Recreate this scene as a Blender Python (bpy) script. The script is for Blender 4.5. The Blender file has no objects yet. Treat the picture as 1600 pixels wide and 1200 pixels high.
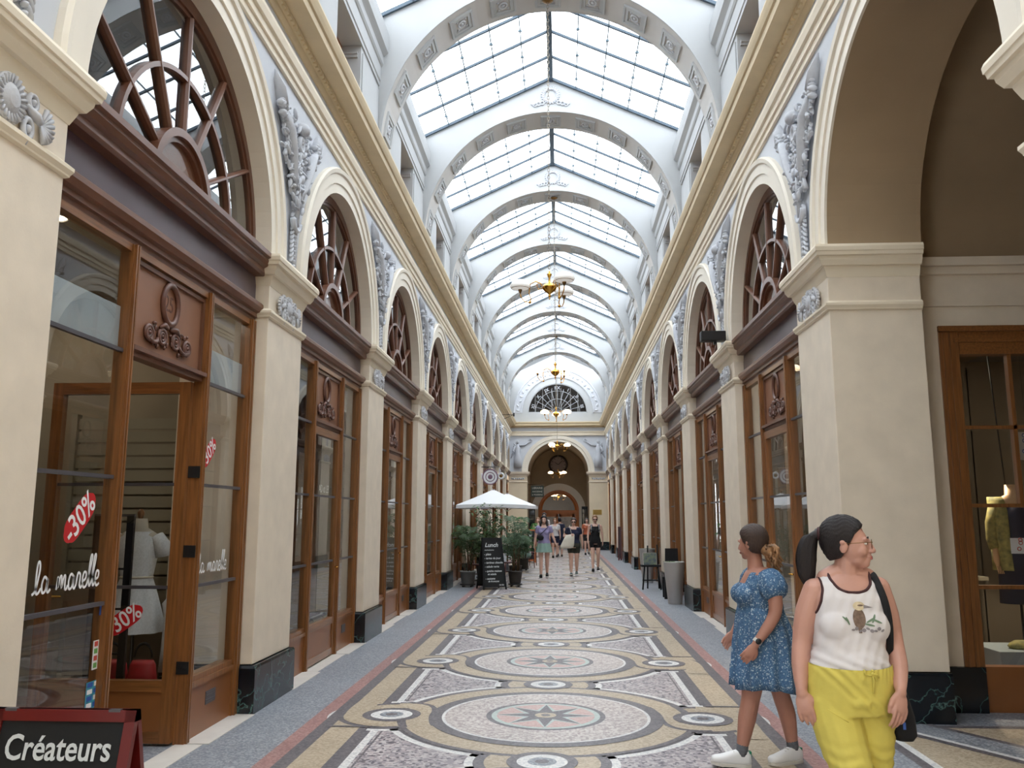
import bpy, bmesh, math, random
import numpy as np
from mathutils import Vector, Matrix, noise
from mathutils.bvhtree import BVHTree
sc = bpy.context.scene
COL = sc.collection
PI = math.pi
random.seed(7)

# ------------------------------------------------------------------ camera
CAMX, CAMZ = 0.1429, 1.65
yaw, pitch, roll, fpx = -0.0577, 0.1575, 0.0008, 1314.7
cam = bpy.data.cameras.new('camera'); camo = bpy.data.objects.new('camera', cam); COL.objects.link(camo)
cam.sensor_width = 36.0; cam.lens = 36.0 * fpx / 1600.0; cam.clip_start = 0.05; cam.clip_end = 300
F = Vector((math.sin(yaw) * math.cos(pitch), math.cos(yaw) * math.cos(pitch), math.sin(pitch)))
R = Vector((math.cos(yaw), -math.sin(yaw), 0)); U = R.cross(F)
R2 = R * math.cos(roll) + U * math.sin(roll); U2 = -R * math.sin(roll) + U * math.cos(roll)
camo.matrix_world = Matrix(((R2.x, U2.x, -F.x, CAMX), (R2.y, U2.y, -F.y, 0), (R2.z, U2.z, -F.z, CAMZ), (0, 0, 0, 1)))
sc.camera = camo

# ------------------------------------------------------------------ sky and exposure
wd = bpy.data.worlds.new('overcast_sky'); sc.world = wd; wd.use_nodes = True
bg = wd.node_tree.nodes['Background']
bg.inputs['Color'].default_value = (0.94, 0.97, 1.0, 1); bg.inputs['Strength'].default_value = 6.5
sc.view_settings.view_transform = 'Standard'; sc.view_settings.look = 'None'
sc.view_settings.gamma = 1.0; sc.view_settings.exposure = 0.0; sc.view_settings.use_curve_mapping = False
sc.cycles.max_bounces = 10; sc.cycles.diffuse_bounces = 6; sc.cycles.glossy_bounces = 4
sc.cycles.transmission_bounces = 6; sc.cycles.transparent_max_bounces = 16
sc.cycles.caustics_reflective = False; sc.cycles.caustics_refractive = False
sc.cycles.sample_clamp_indirect = 6.0

# ------------------------------------------------------------------ materials
M = {}
def srgb(r, g, b):
    f = lambda c: ((c / 255) / 12.92 if c / 255 <= .04045 else ((c / 255 + .055) / 1.055) ** 2.4)
    return (f(r), f(g), f(b), 1)
def mat(name, col, rough=.6, metal=0, var=0.0, vscale=3.0, bump=0.0, bscale=60.0, stretch=None, col2=None, coat=0, detail=4, emit=None, alpha=1):
    m = bpy.data.materials.new(name); m.use_nodes = True; nt = m.node_tree; b = nt.nodes['Principled BSDF']
    b.inputs['Roughness'].default_value = rough; b.inputs['Metallic'].default_value = metal
    b.inputs['Base Color'].default_value = col
    if coat: b.inputs['Coat Weight'].default_value = coat; b.inputs['Coat Roughness'].default_value = .15
    if emit: b.inputs['Emission Color'].default_value = emit[0]; b.inputs['Emission Strength'].default_value = emit[1]
    tc = None
    if var or bump:
        tc = nt.nodes.new('ShaderNodeTexCoord'); mp = nt.nodes.new('ShaderNodeMapping'); nt.links.new(tc.outputs['Object'], mp.inputs['Vector'])
        if stretch: mp.inputs['Scale'].default_value = stretch
    if var:
        n = nt.nodes.new('ShaderNodeTexNoise'); n.inputs['Scale'].default_value = vscale; n.inputs['Detail'].default_value = detail
        nt.links.new(mp.outputs[0], n.inputs['Vector'])
        r = nt.nodes.new('ShaderNodeValToRGB'); r.color_ramp.elements[0].position = .3; r.color_ramp.elements[1].position = .7
        c2 = col2 or tuple(c * (1 - var) for c in col[:3]) + (1,)
        r.color_ramp.elements[0].color = c2
        r.color_ramp.elements[1].color = tuple(min(1, c * (1 + var * .5)) for c in col[:3]) + (1,) if not col2 else col
        nt.links.new(n.outputs['Fac'], r.inputs[0]); nt.links.new(r.outputs[0], b.inputs['Base Color'])
    if bump:
        n2 = nt.nodes.new('ShaderNodeTexNoise'); n2.inputs['Scale'].default_value = bscale; n2.inputs['Detail'].default_value = 3
        nt.links.new(mp.outputs[0], n2.inputs['Vector'])
        bp = nt.nodes.new('ShaderNodeBump'); bp.inputs['Strength'].default_value = bump; bp.inputs['Distance'].default_value = .01
        nt.links.new(n2.outputs['Fac'], bp.inputs['Height']); nt.links.new(bp.outputs[0], b.inputs['Normal'])
    M[name] = m; return m

mat('cream_plaster', srgb(224, 209, 182), .62, var=.07, vscale=1.6, bump=.05, bscale=90)
mat('pale_cream', srgb(231, 223, 208), .6, var=.05, vscale=2, bump=.04)
mat('stone_cream', srgb(226, 213, 194), .55, var=.08, vscale=4, bump=.05)
mat('string_cream', srgb(230, 218, 196), .6, var=.05, vscale=3)
mat('cornice_gold', srgb(214, 195, 160), .6, var=.08, vscale=3)
mat('grey_plaster', srgb(203, 207, 214), .7, var=.05, vscale=1.5)
mat('white_plaster', srgb(175, 177, 179), .7, var=.04, vscale=1.2)
mat('coffer_grey', srgb(190, 187, 184), .7, var=.05, vscale=2)
mat('relief_white', srgb(192, 195, 202), .65, var=.06, vscale=20, bump=.3, bscale=60)
mat('relief_grey', srgb(196, 198, 204), .65, var=.08, vscale=20, bump=.3, bscale=60)
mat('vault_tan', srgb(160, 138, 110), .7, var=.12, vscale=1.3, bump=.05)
mat('wood', srgb(134, 86, 46), .35, var=.35, vscale=4, stretch=(14, 14, .8), coat=.25, bump=.06, bscale=20)
mat('wood_h', srgb(134, 86, 46), .35, var=.35, vscale=4, stretch=(14, .8, 14), coat=.25, bump=.06, bscale=20)
mat('wood_red', srgb(108, 70, 52), .4, var=.18, vscale=5, coat=.15)
mat('wood_panel', srgb(140, 98, 74), .45, var=.1, vscale=3)
mat('wood_panel_low', srgb(138, 86, 46), .4, var=.12, vscale=2.5, coat=.2)
mat('wood_ornament', srgb(100, 62, 48), .45, var=.25, vscale=25, coat=.15)
mat('purple_fascia', srgb(84, 66, 76), .35, var=.16, vscale=2.2, coat=.3)
mat('grey_metal', srgb(92, 90, 96), .35, metal=.4)
mat('dark_steel', srgb(70, 84, 96), .45, metal=.3)
mat('glazing_lap', srgb(120, 140, 152), .5, metal=.2)
mat('black_metal', srgb(24, 24, 26), .4)
mat('black_plastic', srgb(20, 20, 22), .5)
mat('white_stone', srgb(214, 208, 200), .4, var=.06, vscale=6)
mat('brass', srgb(212, 160, 70), .25, metal=1)
mat('dark_brass', srgb(120, 90, 50), .35, metal=.8)
mat('chain_metal', srgb(150, 140, 125), .4, metal=.7)
mat('lamp_lit', srgb(255, 240, 215), .4, emit=((1, .78, .48, 1), 4.0))
mat('lamp_white', srgb(235, 238, 240), .3, emit=((1, .95, .88, 1), .35))
mat('led', (1, 1, 1, 1), .4, emit=((1, .86, .66, 1), 9.0))
mat('chalkboard', srgb(10, 11, 13), .75, var=.3, vscale=4)
mat('chalk', srgb(205, 210, 212), .9)
mat('red_frame', srgb(98, 18, 14), .35, var=.1, vscale=4)
mat('dark_red_wood', srgb(82, 28, 28), .4)
mat('white_dress', srgb(225, 228, 230), .8, var=.12, vscale=70)
mat('interior_wall', srgb(150, 139, 120), .8, var=.12, vscale=2)
mat('interior_grey', srgb(128, 128, 130), .8, var=.1, vscale=1)
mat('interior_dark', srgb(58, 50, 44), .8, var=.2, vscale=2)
mat('interior_floor', srgb(110, 84, 60), .6, var=.2, vscale=3)
mat('linen', srgb(150, 144, 126), .9, var=.05, vscale=3)
mat('sticker_red', srgb(190, 26, 32), .5)
mat('sticker_white', srgb(235, 235, 235), .5)
mat('sticker_blue', srgb(50, 90, 170), .5)
mat('sticker_teal', srgb(70, 160, 180), .5, var=.5, vscale=25)
mat('sticker_green', srgb(110, 170, 90), .5)
mat('pink_red', srgb(200, 80, 70), .5)
mat('canvas', srgb(232, 234, 238), .85, var=.03, vscale=2)
mat('pot_grey', srgb(128, 130, 128), .7, var=.15, vscale=8)
mat('pot_dark', srgb(70, 66, 64), .7, var=.15, vscale=8)
mat('pot_steel', srgb(172, 170, 169), .38, metal=.35)
mat('soil', srgb(50, 36, 26), .95)
mat('leaf_dark', srgb(54, 80, 40), .5, var=.35, vscale=9)
mat('leaf_mid', srgb(70, 104, 56), .5, var=.35, vscale=9)
mat('leaf_blue', srgb(84, 110, 82), .5, var=.3, vscale=9)
mat('leaf_bright', srgb(66, 140, 58), .45, var=.25, vscale=9)
mat('bark', srgb(96, 76, 54), .9, var=.3, vscale=20)
mat('dry_leaf', srgb(150, 96, 56), .8, var=.3, vscale=9)
mat('portal_wood', srgb(178, 98, 38), .4, var=.15, vscale=3, coat=.2)
mat('sign_green', srgb(34, 46, 40), .5)
mat('plaque_gold', srgb(176, 146, 78), .4, metal=.5)
mat('clock_face', srgb(150, 132, 128), .5, var=.1, vscale=10)
mat('clock_rim', srgb(44, 26, 22), .4)
mat('mauve', srgb(120, 90, 110), .5)
# people
mat('skin_a', srgb(186, 140, 124), .5, var=.08, vscale=9, bump=.03, bscale=150)
mat('skin_b', srgb(172, 122, 104), .5, var=.08, vscale=9)
mat('skin_c', srgb(214, 174, 156), .5, var=.06, vscale=9)
mat('lips', srgb(172, 98, 92), .45)
mat('eye_white', srgb(226, 222, 216), .3)
mat('iris', srgb(52, 34, 24), .2)
mat('hair_black', srgb(26, 18, 20), .5, var=.5, vscale=5, stretch=(60, 8, 8), bump=.5, bscale=12)
mat('hair_brown', srgb(62, 44, 36), .45, var=.45, vscale=6, stretch=(40, 10, 6), bump=.5, bscale=12)
mat('hair_tips', srgb(152, 112, 76), .5, var=.5, vscale=30, bump=.5, bscale=40)
mat('hair_fair', srgb(140, 104, 72), .5, var=.3, vscale=20)
mat('white_top', srgb(206, 202, 203), .8, var=.03, vscale=4, bump=.1, bscale=20)
mat('maroon_trim', srgb(58, 24, 26), .7)
mat('yellow_cotton', srgb(206, 192, 92), .8, var=.08, vscale=9, bump=.15, bscale=25)
mat('black_cloth', srgb(14, 14, 18), .85)
mat('navy', srgb(26, 32, 58), .85, var=.1, vscale=10)
mat('lavender', srgb(150, 142, 182), .85, var=.05, vscale=10)
mat('sage_green', srgb(140, 168, 158), .85, var=.08, vscale=10)
mat('olive_dark', srgb(50, 50, 42), .85)
mat('tote_cream', srgb(216, 210, 196), .85, var=.05, vscale=8)
mat('shoe_white', srgb(222, 222, 222), .5)
mat('shoe_green', srgb(20, 110, 80), .5)
mat('sole', srgb(200, 196, 188), .6)
mat('sock_grey', srgb(96, 98, 104), .9, var=.2, vscale=60)
mat('shoe_black', srgb(26, 26, 28), .5)
mat('shoe_grey', srgb(90, 104, 104), .6)
mat('camo_yellow', srgb(176, 164, 96), .8, var=.5, vscale=18, col2=srgb(96, 100, 66))
mat('mannequin', srgb(206, 168, 128), .5)
mat('mannequin_linen', srgb(206, 198, 180), .8)
mat('bird_brown', srgb(118, 98, 84), .85, var=.4, vscale=70)
mat('bird_cream', srgb(206, 190, 158), .85, var=.15, vscale=90)
mat('leaf_print', srgb(100, 120, 96), .85)
mat('print_grey', srgb(130, 124, 128), .85)
mat('box_grey', srgb(150, 162, 166), .6)
mat('screen_blue', srgb(26, 58, 84), .3)
mat('red_bag', srgb(170, 30, 34), .5, var=.2, vscale=12)
mat('terracotta', srgb(172, 88, 56), .6)
mat('painting', srgb(120, 130, 100), .6, var=.8, vscale=14, col2=srgb(40, 60, 90))
mat('gold_text', srgb(200, 196, 184), .6)

def glass_mat(name, tint=(1, 1, 1, 1), ior=1.5, extra=0.0, rough=0.0):
    m = bpy.data.materials.new(name); m.use_nodes = True; nt = m.node_tree; nt.nodes.clear()
    o = nt.nodes.new('ShaderNodeOutputMaterial'); t = nt.nodes.new('ShaderNodeBsdfTransparent'); g = nt.nodes.new('ShaderNodeBsdfGlossy')
    t.inputs[0].default_value = tint; g.inputs['Roughness'].default_value = rough
    ge = nt.nodes.new('ShaderNodeNewGeometry'); dt = nt.nodes.new('ShaderNodeVectorMath'); dt.operation = 'DOT_PRODUCT'
    nt.links.new(ge.outputs['Normal'], dt.inputs[0]); nt.links.new(ge.outputs['Incoming'], dt.inputs[1])
    def mth(op, a, b=None, cl=False):
        n = nt.nodes.new('ShaderNodeMath'); n.operation = op; n.use_clamp = cl
        for i, v in enumerate((a, b)):
            if v is None: continue
            if isinstance(v, (int, float)): n.inputs[i].default_value = v
            else: nt.links.new(v, n.inputs[i])
        return n.outputs[0]
    p5 = mth('POWER', mth('SUBTRACT', 1.0, mth('ABSOLUTE', dt.outputs['Value'])), 5.0)
    fac = mth('MULTIPLY_ADD', p5, 1.1, True); fac.node.inputs[2].default_value = .085 + extra
    mx = nt.nodes.new('ShaderNodeMixShader'); nt.links.new(fac, mx.inputs[0])
    nt.links.new(t.outputs[0], mx.inputs[1]); nt.links.new(g.outputs[0], mx.inputs[2]); nt.links.new(mx.outputs[0], o.inputs[0])
    M[name] = m; return m
glass_mat('window_glass', (.9, .92, .92, 1), extra=.03)
glass_mat('dark_glass', (.6, .58, .55, 1), extra=-.05)
glass_mat('roof_glass', (.93, .97, 1, 1))
glass_mat('fan_glass', (.8, .82, .82, 1), extra=.13)
def film():
    m = bpy.data.materials.new('frosted_film'); m.use_nodes = True; nt = m.node_tree; nt.nodes.clear()
    o = nt.nodes.new('ShaderNodeOutputMaterial'); t = nt.nodes.new('ShaderNodeBsdfTransparent'); d = nt.nodes.new('ShaderNodeBsdfDiffuse')
    d.inputs[0].default_value = (.55, .62, .66, 1); mx = nt.nodes.new('ShaderNodeMixShader'); mx.inputs[0].default_value = .75
    nt.links.new(t.outputs[0], mx.inputs[1]); nt.links.new(d.outputs[0], mx.inputs[2]); nt.links.new(mx.outputs[0], o.inputs[0]); M['frosted_film'] = m
film()

def voro_mat(name, cols, scale, rough=.45, dist=None, coord='Object', pos=None):
    """random cell colours of a Voronoi mosaic"""
    m = bpy.data.materials.new(name); m.use_nodes = True; nt = m.node_tree; b = nt.nodes['Principled BSDF']
    b.inputs['Roughness'].default_value = rough
    tc = nt.nodes.new('ShaderNodeTexCoord'); v = nt.nodes.new('ShaderNodeTexVoronoi'); v.inputs['Scale'].default_value = scale
    nt.links.new(tc.outputs[coord], v.inputs['Vector'])
    sx = nt.nodes.new('ShaderNodeSeparateColor'); nt.links.new(v.outputs['Color'], sx.inputs[0])
    r = nt.nodes.new('ShaderNodeValToRGB'); r.color_ramp.interpolation = 'CONSTANT'
    e = r.color_ramp.elements
    for i, c in enumerate(cols):
        p = pos[i] if pos else i / len(cols)
        if i < 2: e[i].position = p; e[i].color = c
        else:
            k = e.new(p); k.color = c
    nt.links.new(sx.outputs[0], r.inputs[0])
    n = nt.nodes.new('ShaderNodeTexNoise'); n.inputs['Scale'].default_value = 1.3; nt.links.new(tc.outputs[coord], n.inputs['Vector'])
    mr = nt.nodes.new('ShaderNodeMapRange'); mr.inputs[3].default_value = .74; mr.inputs[4].default_value = 1.03; nt.links.new(n.outputs['Fac'], mr.inputs[0])
    mm = nt.nodes.new('ShaderNodeMix'); mm.data_type = 'RGBA'; mm.blend_type = 'MULTIPLY'; mm.inputs[0].default_value = 1
    cb = nt.nodes.new('ShaderNodeCombineColor')
    for k in range(3): nt.links.new(mr.outputs[0], cb.inputs[k])
    nt.links.new(r.outputs[0], mm.inputs[6]); nt.links.new(cb.outputs[0], mm.inputs[7]); nt.links.new(mm.outputs[2], b.inputs['Base Color'])
    M[name] = m; return m
voro_mat('mosaic_pebble', [srgb(152, 144, 149), srgb(190, 183, 183), srgb(96, 91, 99), srgb(172, 160, 162)], 42, pos=[0, .3, .62, .8])
voro_mat('mosaic_disc', [srgb(192, 181, 177), srgb(210, 202, 196), srgb(168, 154, 152)], 48)
voro_mat('mosaic_sand', [srgb(184, 167, 143), srgb(194, 179, 156), srgb(171, 154, 130)], 60)
voro_mat('mosaic_dark', [srgb(104, 99, 103), srgb(116, 110, 114), srgb(92, 88, 94)], 60)
voro_mat('mosaic_red', [srgb(166, 124, 120), srgb(176, 138, 132), srgb(150, 110, 108)], 60)
voro_mat('mosaic_white', [srgb(222, 220, 218), srgb(205, 205, 206), srgb(232, 230, 226)], 60)
voro_mat('mosaic_green', [srgb(176, 190, 184), srgb(190, 200, 196)], 60)
voro_mat('mosaic_pink', [srgb(196, 160, 154), srgb(204, 176, 170)], 60)
voro_mat('mosaic_blue', [srgb(136, 141, 149), srgb(147, 151, 158), srgb(123, 128, 137), srgb(167, 171, 177)], 70)
voro_mat('dress_print', [srgb(78, 114, 150), srgb(64, 98, 136), srgb(176, 194, 206), srgb(84, 122, 156), srgb(140, 166, 188)], 140, rough=.85, pos=[0, .38, .72, .82, .95])

def marble():
    m = bpy.data.materials.new('green_marble'); m.use_nodes = True; nt = m.node_tree; b = nt.nodes['Principled BSDF']
    b.inputs['Roughness'].default_value = .22
    tc = nt.nodes.new('ShaderNodeTexCoord'); oi = nt.nodes.new('ShaderNodeObjectInfo')
    ad = nt.nodes.new('ShaderNodeVectorMath'); ad.operation = 'MULTIPLY_ADD'; ad.inputs[1].default_value = (1, 1, 1)
    vm = nt.nodes.new('ShaderNodeVectorMath'); vm.operation = 'SCALE'; vm.inputs['Scale'].default_value = 13
    nt.links.new(oi.outputs['Random'], vm.inputs[0]); nt.links.new(tc.outputs['Object'], ad.inputs[0]); nt.links.new(vm.outputs[0], ad.inputs[2])
    n = nt.nodes.new('ShaderNodeTexNoise'); n.inputs['Scale'].default_value = 2.2; n.inputs['Detail'].default_value = 6; nt.links.new(ad.outputs[0], n.inputs['Vector'])
    a2 = nt.nodes.new('ShaderNodeVectorMath'); a2.operation = 'ADD'; nt.links.new(ad.outputs[0], a2.inputs[0]); nt.links.new(n.outputs['Color'], a2.inputs[1])
    v = nt.nodes.new('ShaderNodeTexVoronoi'); v.feature = 'DISTANCE_TO_EDGE'; v.inputs['Scale'].default_value = 3.2; nt.links.new(a2.outputs[0], v.inputs['Vector'])
    r = nt.nodes.new('ShaderNodeValToRGB'); e = r.color_ramp.elements
    e[0].position = 0; e[0].color = srgb(92, 124, 116); e[1].position = .035; e[1].color = srgb(18, 26, 34); k = e.new(.012); k.color = srgb(44, 68, 68); k = e.new(.3); k.color = srgb(12, 18, 26)
    nt.links.new(v.outputs['Distance'], r.inputs[0]); nt.links.new(r.outputs[0], b.inputs['Base Color']); M['green_marble'] = m
marble()

# ------------------------------------------------------------------ mesh builder
class MB:
    def __init__(s, T=None): s.v = []; s.f = []; s.m = []; s.cur = 0; s.mats = []; s.sm = []; s.T = T
    def use(s, name):
        if name not in s.mats: s.mats.append(name)
        s.cur = s.mats.index(name); return s
    def add(s, vs, fs, smooth=False):
        o = len(s.v); s.v += [tuple(s.T @ Vector(p)) for p in vs] if s.T is not None else [tuple(p) for p in vs]
        for f in fs: s.f.append(tuple(i + o for i in f)); s.m.append(s.cur); s.sm.append(smooth)
        return s
    def box(s, x0, x1, y0, y1, z0, z1):
        if x0 > x1: x0, x1 = x1, x0
        if y0 > y1: y0, y1 = y1, y0
        if z0 > z1: z0, z1 = z1, z0
        return s.add([(x0, y0, z0), (x1, y0, z0), (x1, y1, z0), (x0, y1, z0), (x0, y0, z1), (x1, y0, z1), (x1, y1, z1), (x0, y1, z1)],
                     [(0, 3, 2, 1), (4, 5, 6, 7), (0, 1, 5, 4), (1, 2, 6, 5), (2, 3, 7, 6), (3, 0, 4, 7)])
    def hull(s, a, b, close=True, caps=True, smooth=False):
        """skin between successive loops of equal length"""
        return s.loops([a, b], close, caps, smooth)
    def loops(s, L, close=True, caps=True, smooth=False):
        n = len(L[0]); vs = [p for l in L for p in l]; fs = []
        for i in range(len(L) - 1):
            for j in range(n if close else n - 1):
                k = (j + 1) % n; fs.append((i * n + j, i * n + k, (i + 1) * n + k, (i + 1) * n + j))
        if caps: fs.append(tuple(range(n))[::-1]); fs.append(tuple(range((len(L) - 1) * n, len(L) * n)))
        return s.add(vs, fs, smooth)
    def stack(s, prof, x0, x1, y0, y1, offx0=1, offx1=1, offy0=1, offy1=1):
        L = []
        for z, p in prof:
            a, b, c, d = x0 - p * offx0, x1 + p * offx1, y0 - p * offy0, y1 + p * offy1
            L.append([(a, c, z), (b, c, z), (b, d, z), (a, d, z)])
        return s.loops(L)
    def lathe(s, prof, cx=0, cy=0, cz=0, n=24, smooth=True, caps=True):
        L = [[(cx + r * math.cos(2 * PI * i / n), cy + r * math.sin(2 * PI * i / n), cz + z) for i in range(n)] for z, r in prof]
        return s.loops(L, True, caps, smooth)
    def tube(s, pts, r, n=8, smooth=True, flat=1.0, up=None):
        pts = [Vector(p) for p in pts]; L = []; rr = r if isinstance(r, (list, tuple)) else [r] * len(pts)
        prev = None
        for i, p in enumerate(pts):
            t = (pts[min(i + 1, len(pts) - 1)] - pts[max(i - 1, 0)]).normalized()
            if t.length < .5: t = Vector((0, 0, 1))
            if prev is None:
                a = Vector(up) if up else (Vector((0, 0, 1)) if abs(t.z) < .9 else Vector((1, 0, 0)))
            else: a = prev
            x = (a - t * a.dot(t)).normalized(); y = t.cross(x); prev = x
            L.append([p + x * (rr[i] * flat * math.cos(2 * PI * k / n)) + y * (rr[i] * math.sin(2 * PI * k / n)) for k in range(n)])
        return s.loops(L, True, True, smooth)
    def ball(s, c, r, n=12, m=8, rot=None, smooth=True):
        if not isinstance(r, (list, tuple)): r = (r, r, r)
        c = Vector(c); vs = []; L = []
        for i in range(1, m):
            th = PI * i / m
            ring = []
            for k in range(n):
                p = Vector((r[0] * math.sin(th) * math.cos(2 * PI * k / n), r[1] * math.sin(th) * math.sin(2 * PI * k / n), -r[2] * math.cos(th)))
                if rot is not None: p = rot @ p
                ring.append(c + p)
            L.append(ring)
        o = len(s.v); nn = len(L) * n
        s.loops(L, True, False, smooth)
        a = Vector((0, 0, -r[2])); b = Vector((0, 0, r[2]))
        if rot is not None: a = rot @ a; b = rot @ b
        s.v += [tuple(s.T @ (c + a)), tuple(s.T @ (c + b))] if s.T is not None else [tuple(c + a), tuple(c + b)]
        for k in range(n):
            s.f.append((o + nn, o + (k + 1) % n, o + k)); s.m.append(s.cur); s.sm.append(smooth)
            s.f.append((o + nn + 1, o + nn - n + k, o + nn - n + (k + 1) % n)); s.m.append(s.cur); s.sm.append(smooth)
        return s
    def torus(s, c, R_, r, ax='x', n=28, m=8, sy=1.0, a0=0, a1=2 * PI):
        c = Vector(c); L = []; full = abs(a1 - a0 - 2 * PI) < 1e-6
        for i in range(n + (0 if full else 1)):
            a = a0 + (a1 - a0) * i / n; ring = []
            for k in range(m):
                b = 2 * PI * k / m; rad = R_ + r * math.cos(b); h = r * math.sin(b)
                u, w = rad * math.cos(a), rad * math.sin(a) * sy
                p = {'x': (h, u, w), 'y': (u, h, w), 'z': (u, w, h)}[ax]
                ring.append(c + Vector(p))
            L.append(ring)
        if full: L.append(L[0])
        return s.loops(L, True, not full, True)
    def poly(s, pts): return s.add(pts, [tuple(range(len(pts)))])
    def build(s, name, m=None, parent=None, loc=None, bevel=0, recalc=True):
        me = bpy.data.meshes.new(name); me.from_pydata(s.v, [], s.f)
        names = s.mats if s.mats else [m]
        for k in names: me.materials.append(M[k] if k else M[m])
        me.polygons.foreach_set('material_index', s.m if s.mats else [0] * len(s.f))
        me.polygons.foreach_set('use_smooth', s.sm)
        if recalc:
            b = bmesh.new(); b.from_mesh(me); bmesh.ops.recalc_face_normals(b, faces=b.faces); b.to_mesh(me); b.free()
        me.update()
        o = bpy.data.objects.new(name, me); COL.objects.link(o)
        if parent is not None: o.parent = parent
        if loc is not None: o.location = loc
        if bevel:
            bv = o.modifiers.new('bevel', 'BEVEL'); bv.width = bevel; bv.segments = 2; bv.limit_method = 'ANGLE'; bv.angle_limit = .7
        return o
def empty(name, loc=(0, 0, 0), rz=0):
    o = bpy.data.objects.new(name, None); COL.objects.link(o); o.location = loc; o.rotation_euler = (0, 0, rz); o.empty_display_size = .1; return o
def tag(o, label, cat, group=None, kind=None):
    if label: o['label'] = label
    if cat: o['category'] = cat
    if group: o['group'] = group
    if kind: o['kind'] = kind
    return o
def struct(o): o['kind'] = 'structure'; return o
KIDS = {}
def copy_tree(o, parent=None):
    c = o.copy(); COL.objects.link(c)
    if parent is not None: c.parent = parent
    for ch in [x for x in bpy.data.objects if x.parent == o]: copy_tree(ch, c)
    return c
def text(name, body, size, m, parent=None, loc=(0, 0, 0), rot=(0, 0, 0), align='CENTER', ext=.002, shear=0, offset=0, sx=1):
    c = bpy.data.curves.new(name, 'FONT'); c.body = body; c.size = size; c.extrude = ext; c.align_x = align; c.align_y = 'CENTER'; c.shear = shear; c.offset = offset
    c.materials.append(M[m]); c.resolution_u = 3
    q = bpy.data.objects.new(name, c); COL.objects.link(q); bpy.context.view_layer.update()
    me = bpy.data.meshes.new_from_object(q.evaluated_get(bpy.context.evaluated_depsgraph_get())); bpy.data.objects.remove(q)
    if not me.materials: me.materials.append(M[m])
    o = bpy.data.objects.new(name, me); COL.objects.link(o); o.location = loc; o.rotation_euler = rot; o.scale = (sx, 1, 1)
    if parent is not None: o.parent = parent
    return o
# ------------------------------------------------------------------ plan of the arcade
W = 2.52; L0 = 4.1; PC = 7.88; BC = 9.93; IMP = 4.03; RI = 1.53; RO = 1.83; YF = 44.4; YB = -4.5
NB = range(-2, 9)                                # bays; bay k runs between pillars k and k+1
def pc(n): return PC + L0 * n - (.12 if n == -1 else 0)
def bc(k): return BC + L0 * k - (.04 if k == -1 else 0)
ORD = ['first', 'second', 'third', 'fourth', 'fifth', 'sixth', 'seventh', 'eighth', 'ninth', 'tenth', 'eleventh']

# floor ------------------------------------------------------------
fl = MB(); fl.use('mosaic_blue').box(-3.4, 10, YB, 50, -.1, 0)
H = [0.0]
def lay(z): H[0] = z
def rect(m, x0, x1, y0, y1, z):
    fl.use(m).add([(x0, y0, z), (x1, y0, z), (x1, y1, z), (x0, y1, z)], [(0, 1, 2, 3)])
def disc(m, cx, cy, r, z, n=56, sy=1):
    fl.use(m).add([(cx + r * math.cos(2 * PI * i / n), cy + sy * r * math.sin(2 * PI * i / n), z) for i in range(n)], [tuple(range(n))])
E_ = .0006
PP = 2.7; Y1 = 7.42
meds = [Y1 + PP * i for i in range(-4, 14)]
ya, yb = YB, 43.9
for s in (-1, 1):
    rect('mosaic_red', s * 1.81, s * 1.94, ya, yb, E_)
    rect('mosaic_dark', s * 1.36, s * 1.81, ya, yb, E_)
    rect('mosaic_white', s * 1.30, s * 1.36, ya, yb, E_ * 1.2)
rect('mosaic_pebble', -1.30, 1.30, ya, yb, E_)
for s in (-1, 1):
    rect('mosaic_dark', s * 1.262, s * 1.278, ya, yb, E_ * 1.6)
def shapes():                                    # (kind, cx, cy, r outer, r inner)
    out = []
    for c in meds:
        out.append(('m', 0, c, 1.19)); out.append(('s', 0, c + PP / 2, .40))
        out.append(('l', -1.30, c - .03, .40)); out.append(('l', 1.30, c - .03, .40))
    return out
SH = shapes()
for k, x, y, r in SH: disc('mosaic_white', x, y, r + .135, E_ * 2)
for k, x, y, r in SH: disc('mosaic_dark', x, y, r + .075, E_ * 3)
for s in (-1, 1):
    rect('mosaic_dark', s * 1.40, s * 1.81, ya, yb, E_ * 3.2)
    rect('mosaic_sand', s * 1.47, s * 1.70, ya, yb, E_ * 4)
for k, x, y, r in SH:
    if k == 'l':                                  # the band swings in round each side rosette
        disc('mosaic_dark', x, y, r + .05, E_ * 5); disc('mosaic_sand', x, y, r, E_ * 6)
for k, x, y, r in SH:
    if k == 's': disc('mosaic_dark', x, y, r + .05, E_ * 5); disc('mosaic_sand', x, y, r, E_ * 6)
for k, x, y, r in SH:
    if k == 'm': disc('mosaic_dark', x, y, r + .05, E_ * 7, 80)
for k, x, y, r in SH:
    if k == 'm': disc('mosaic_sand', x, y, r, E_ * 8, 80)
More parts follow.
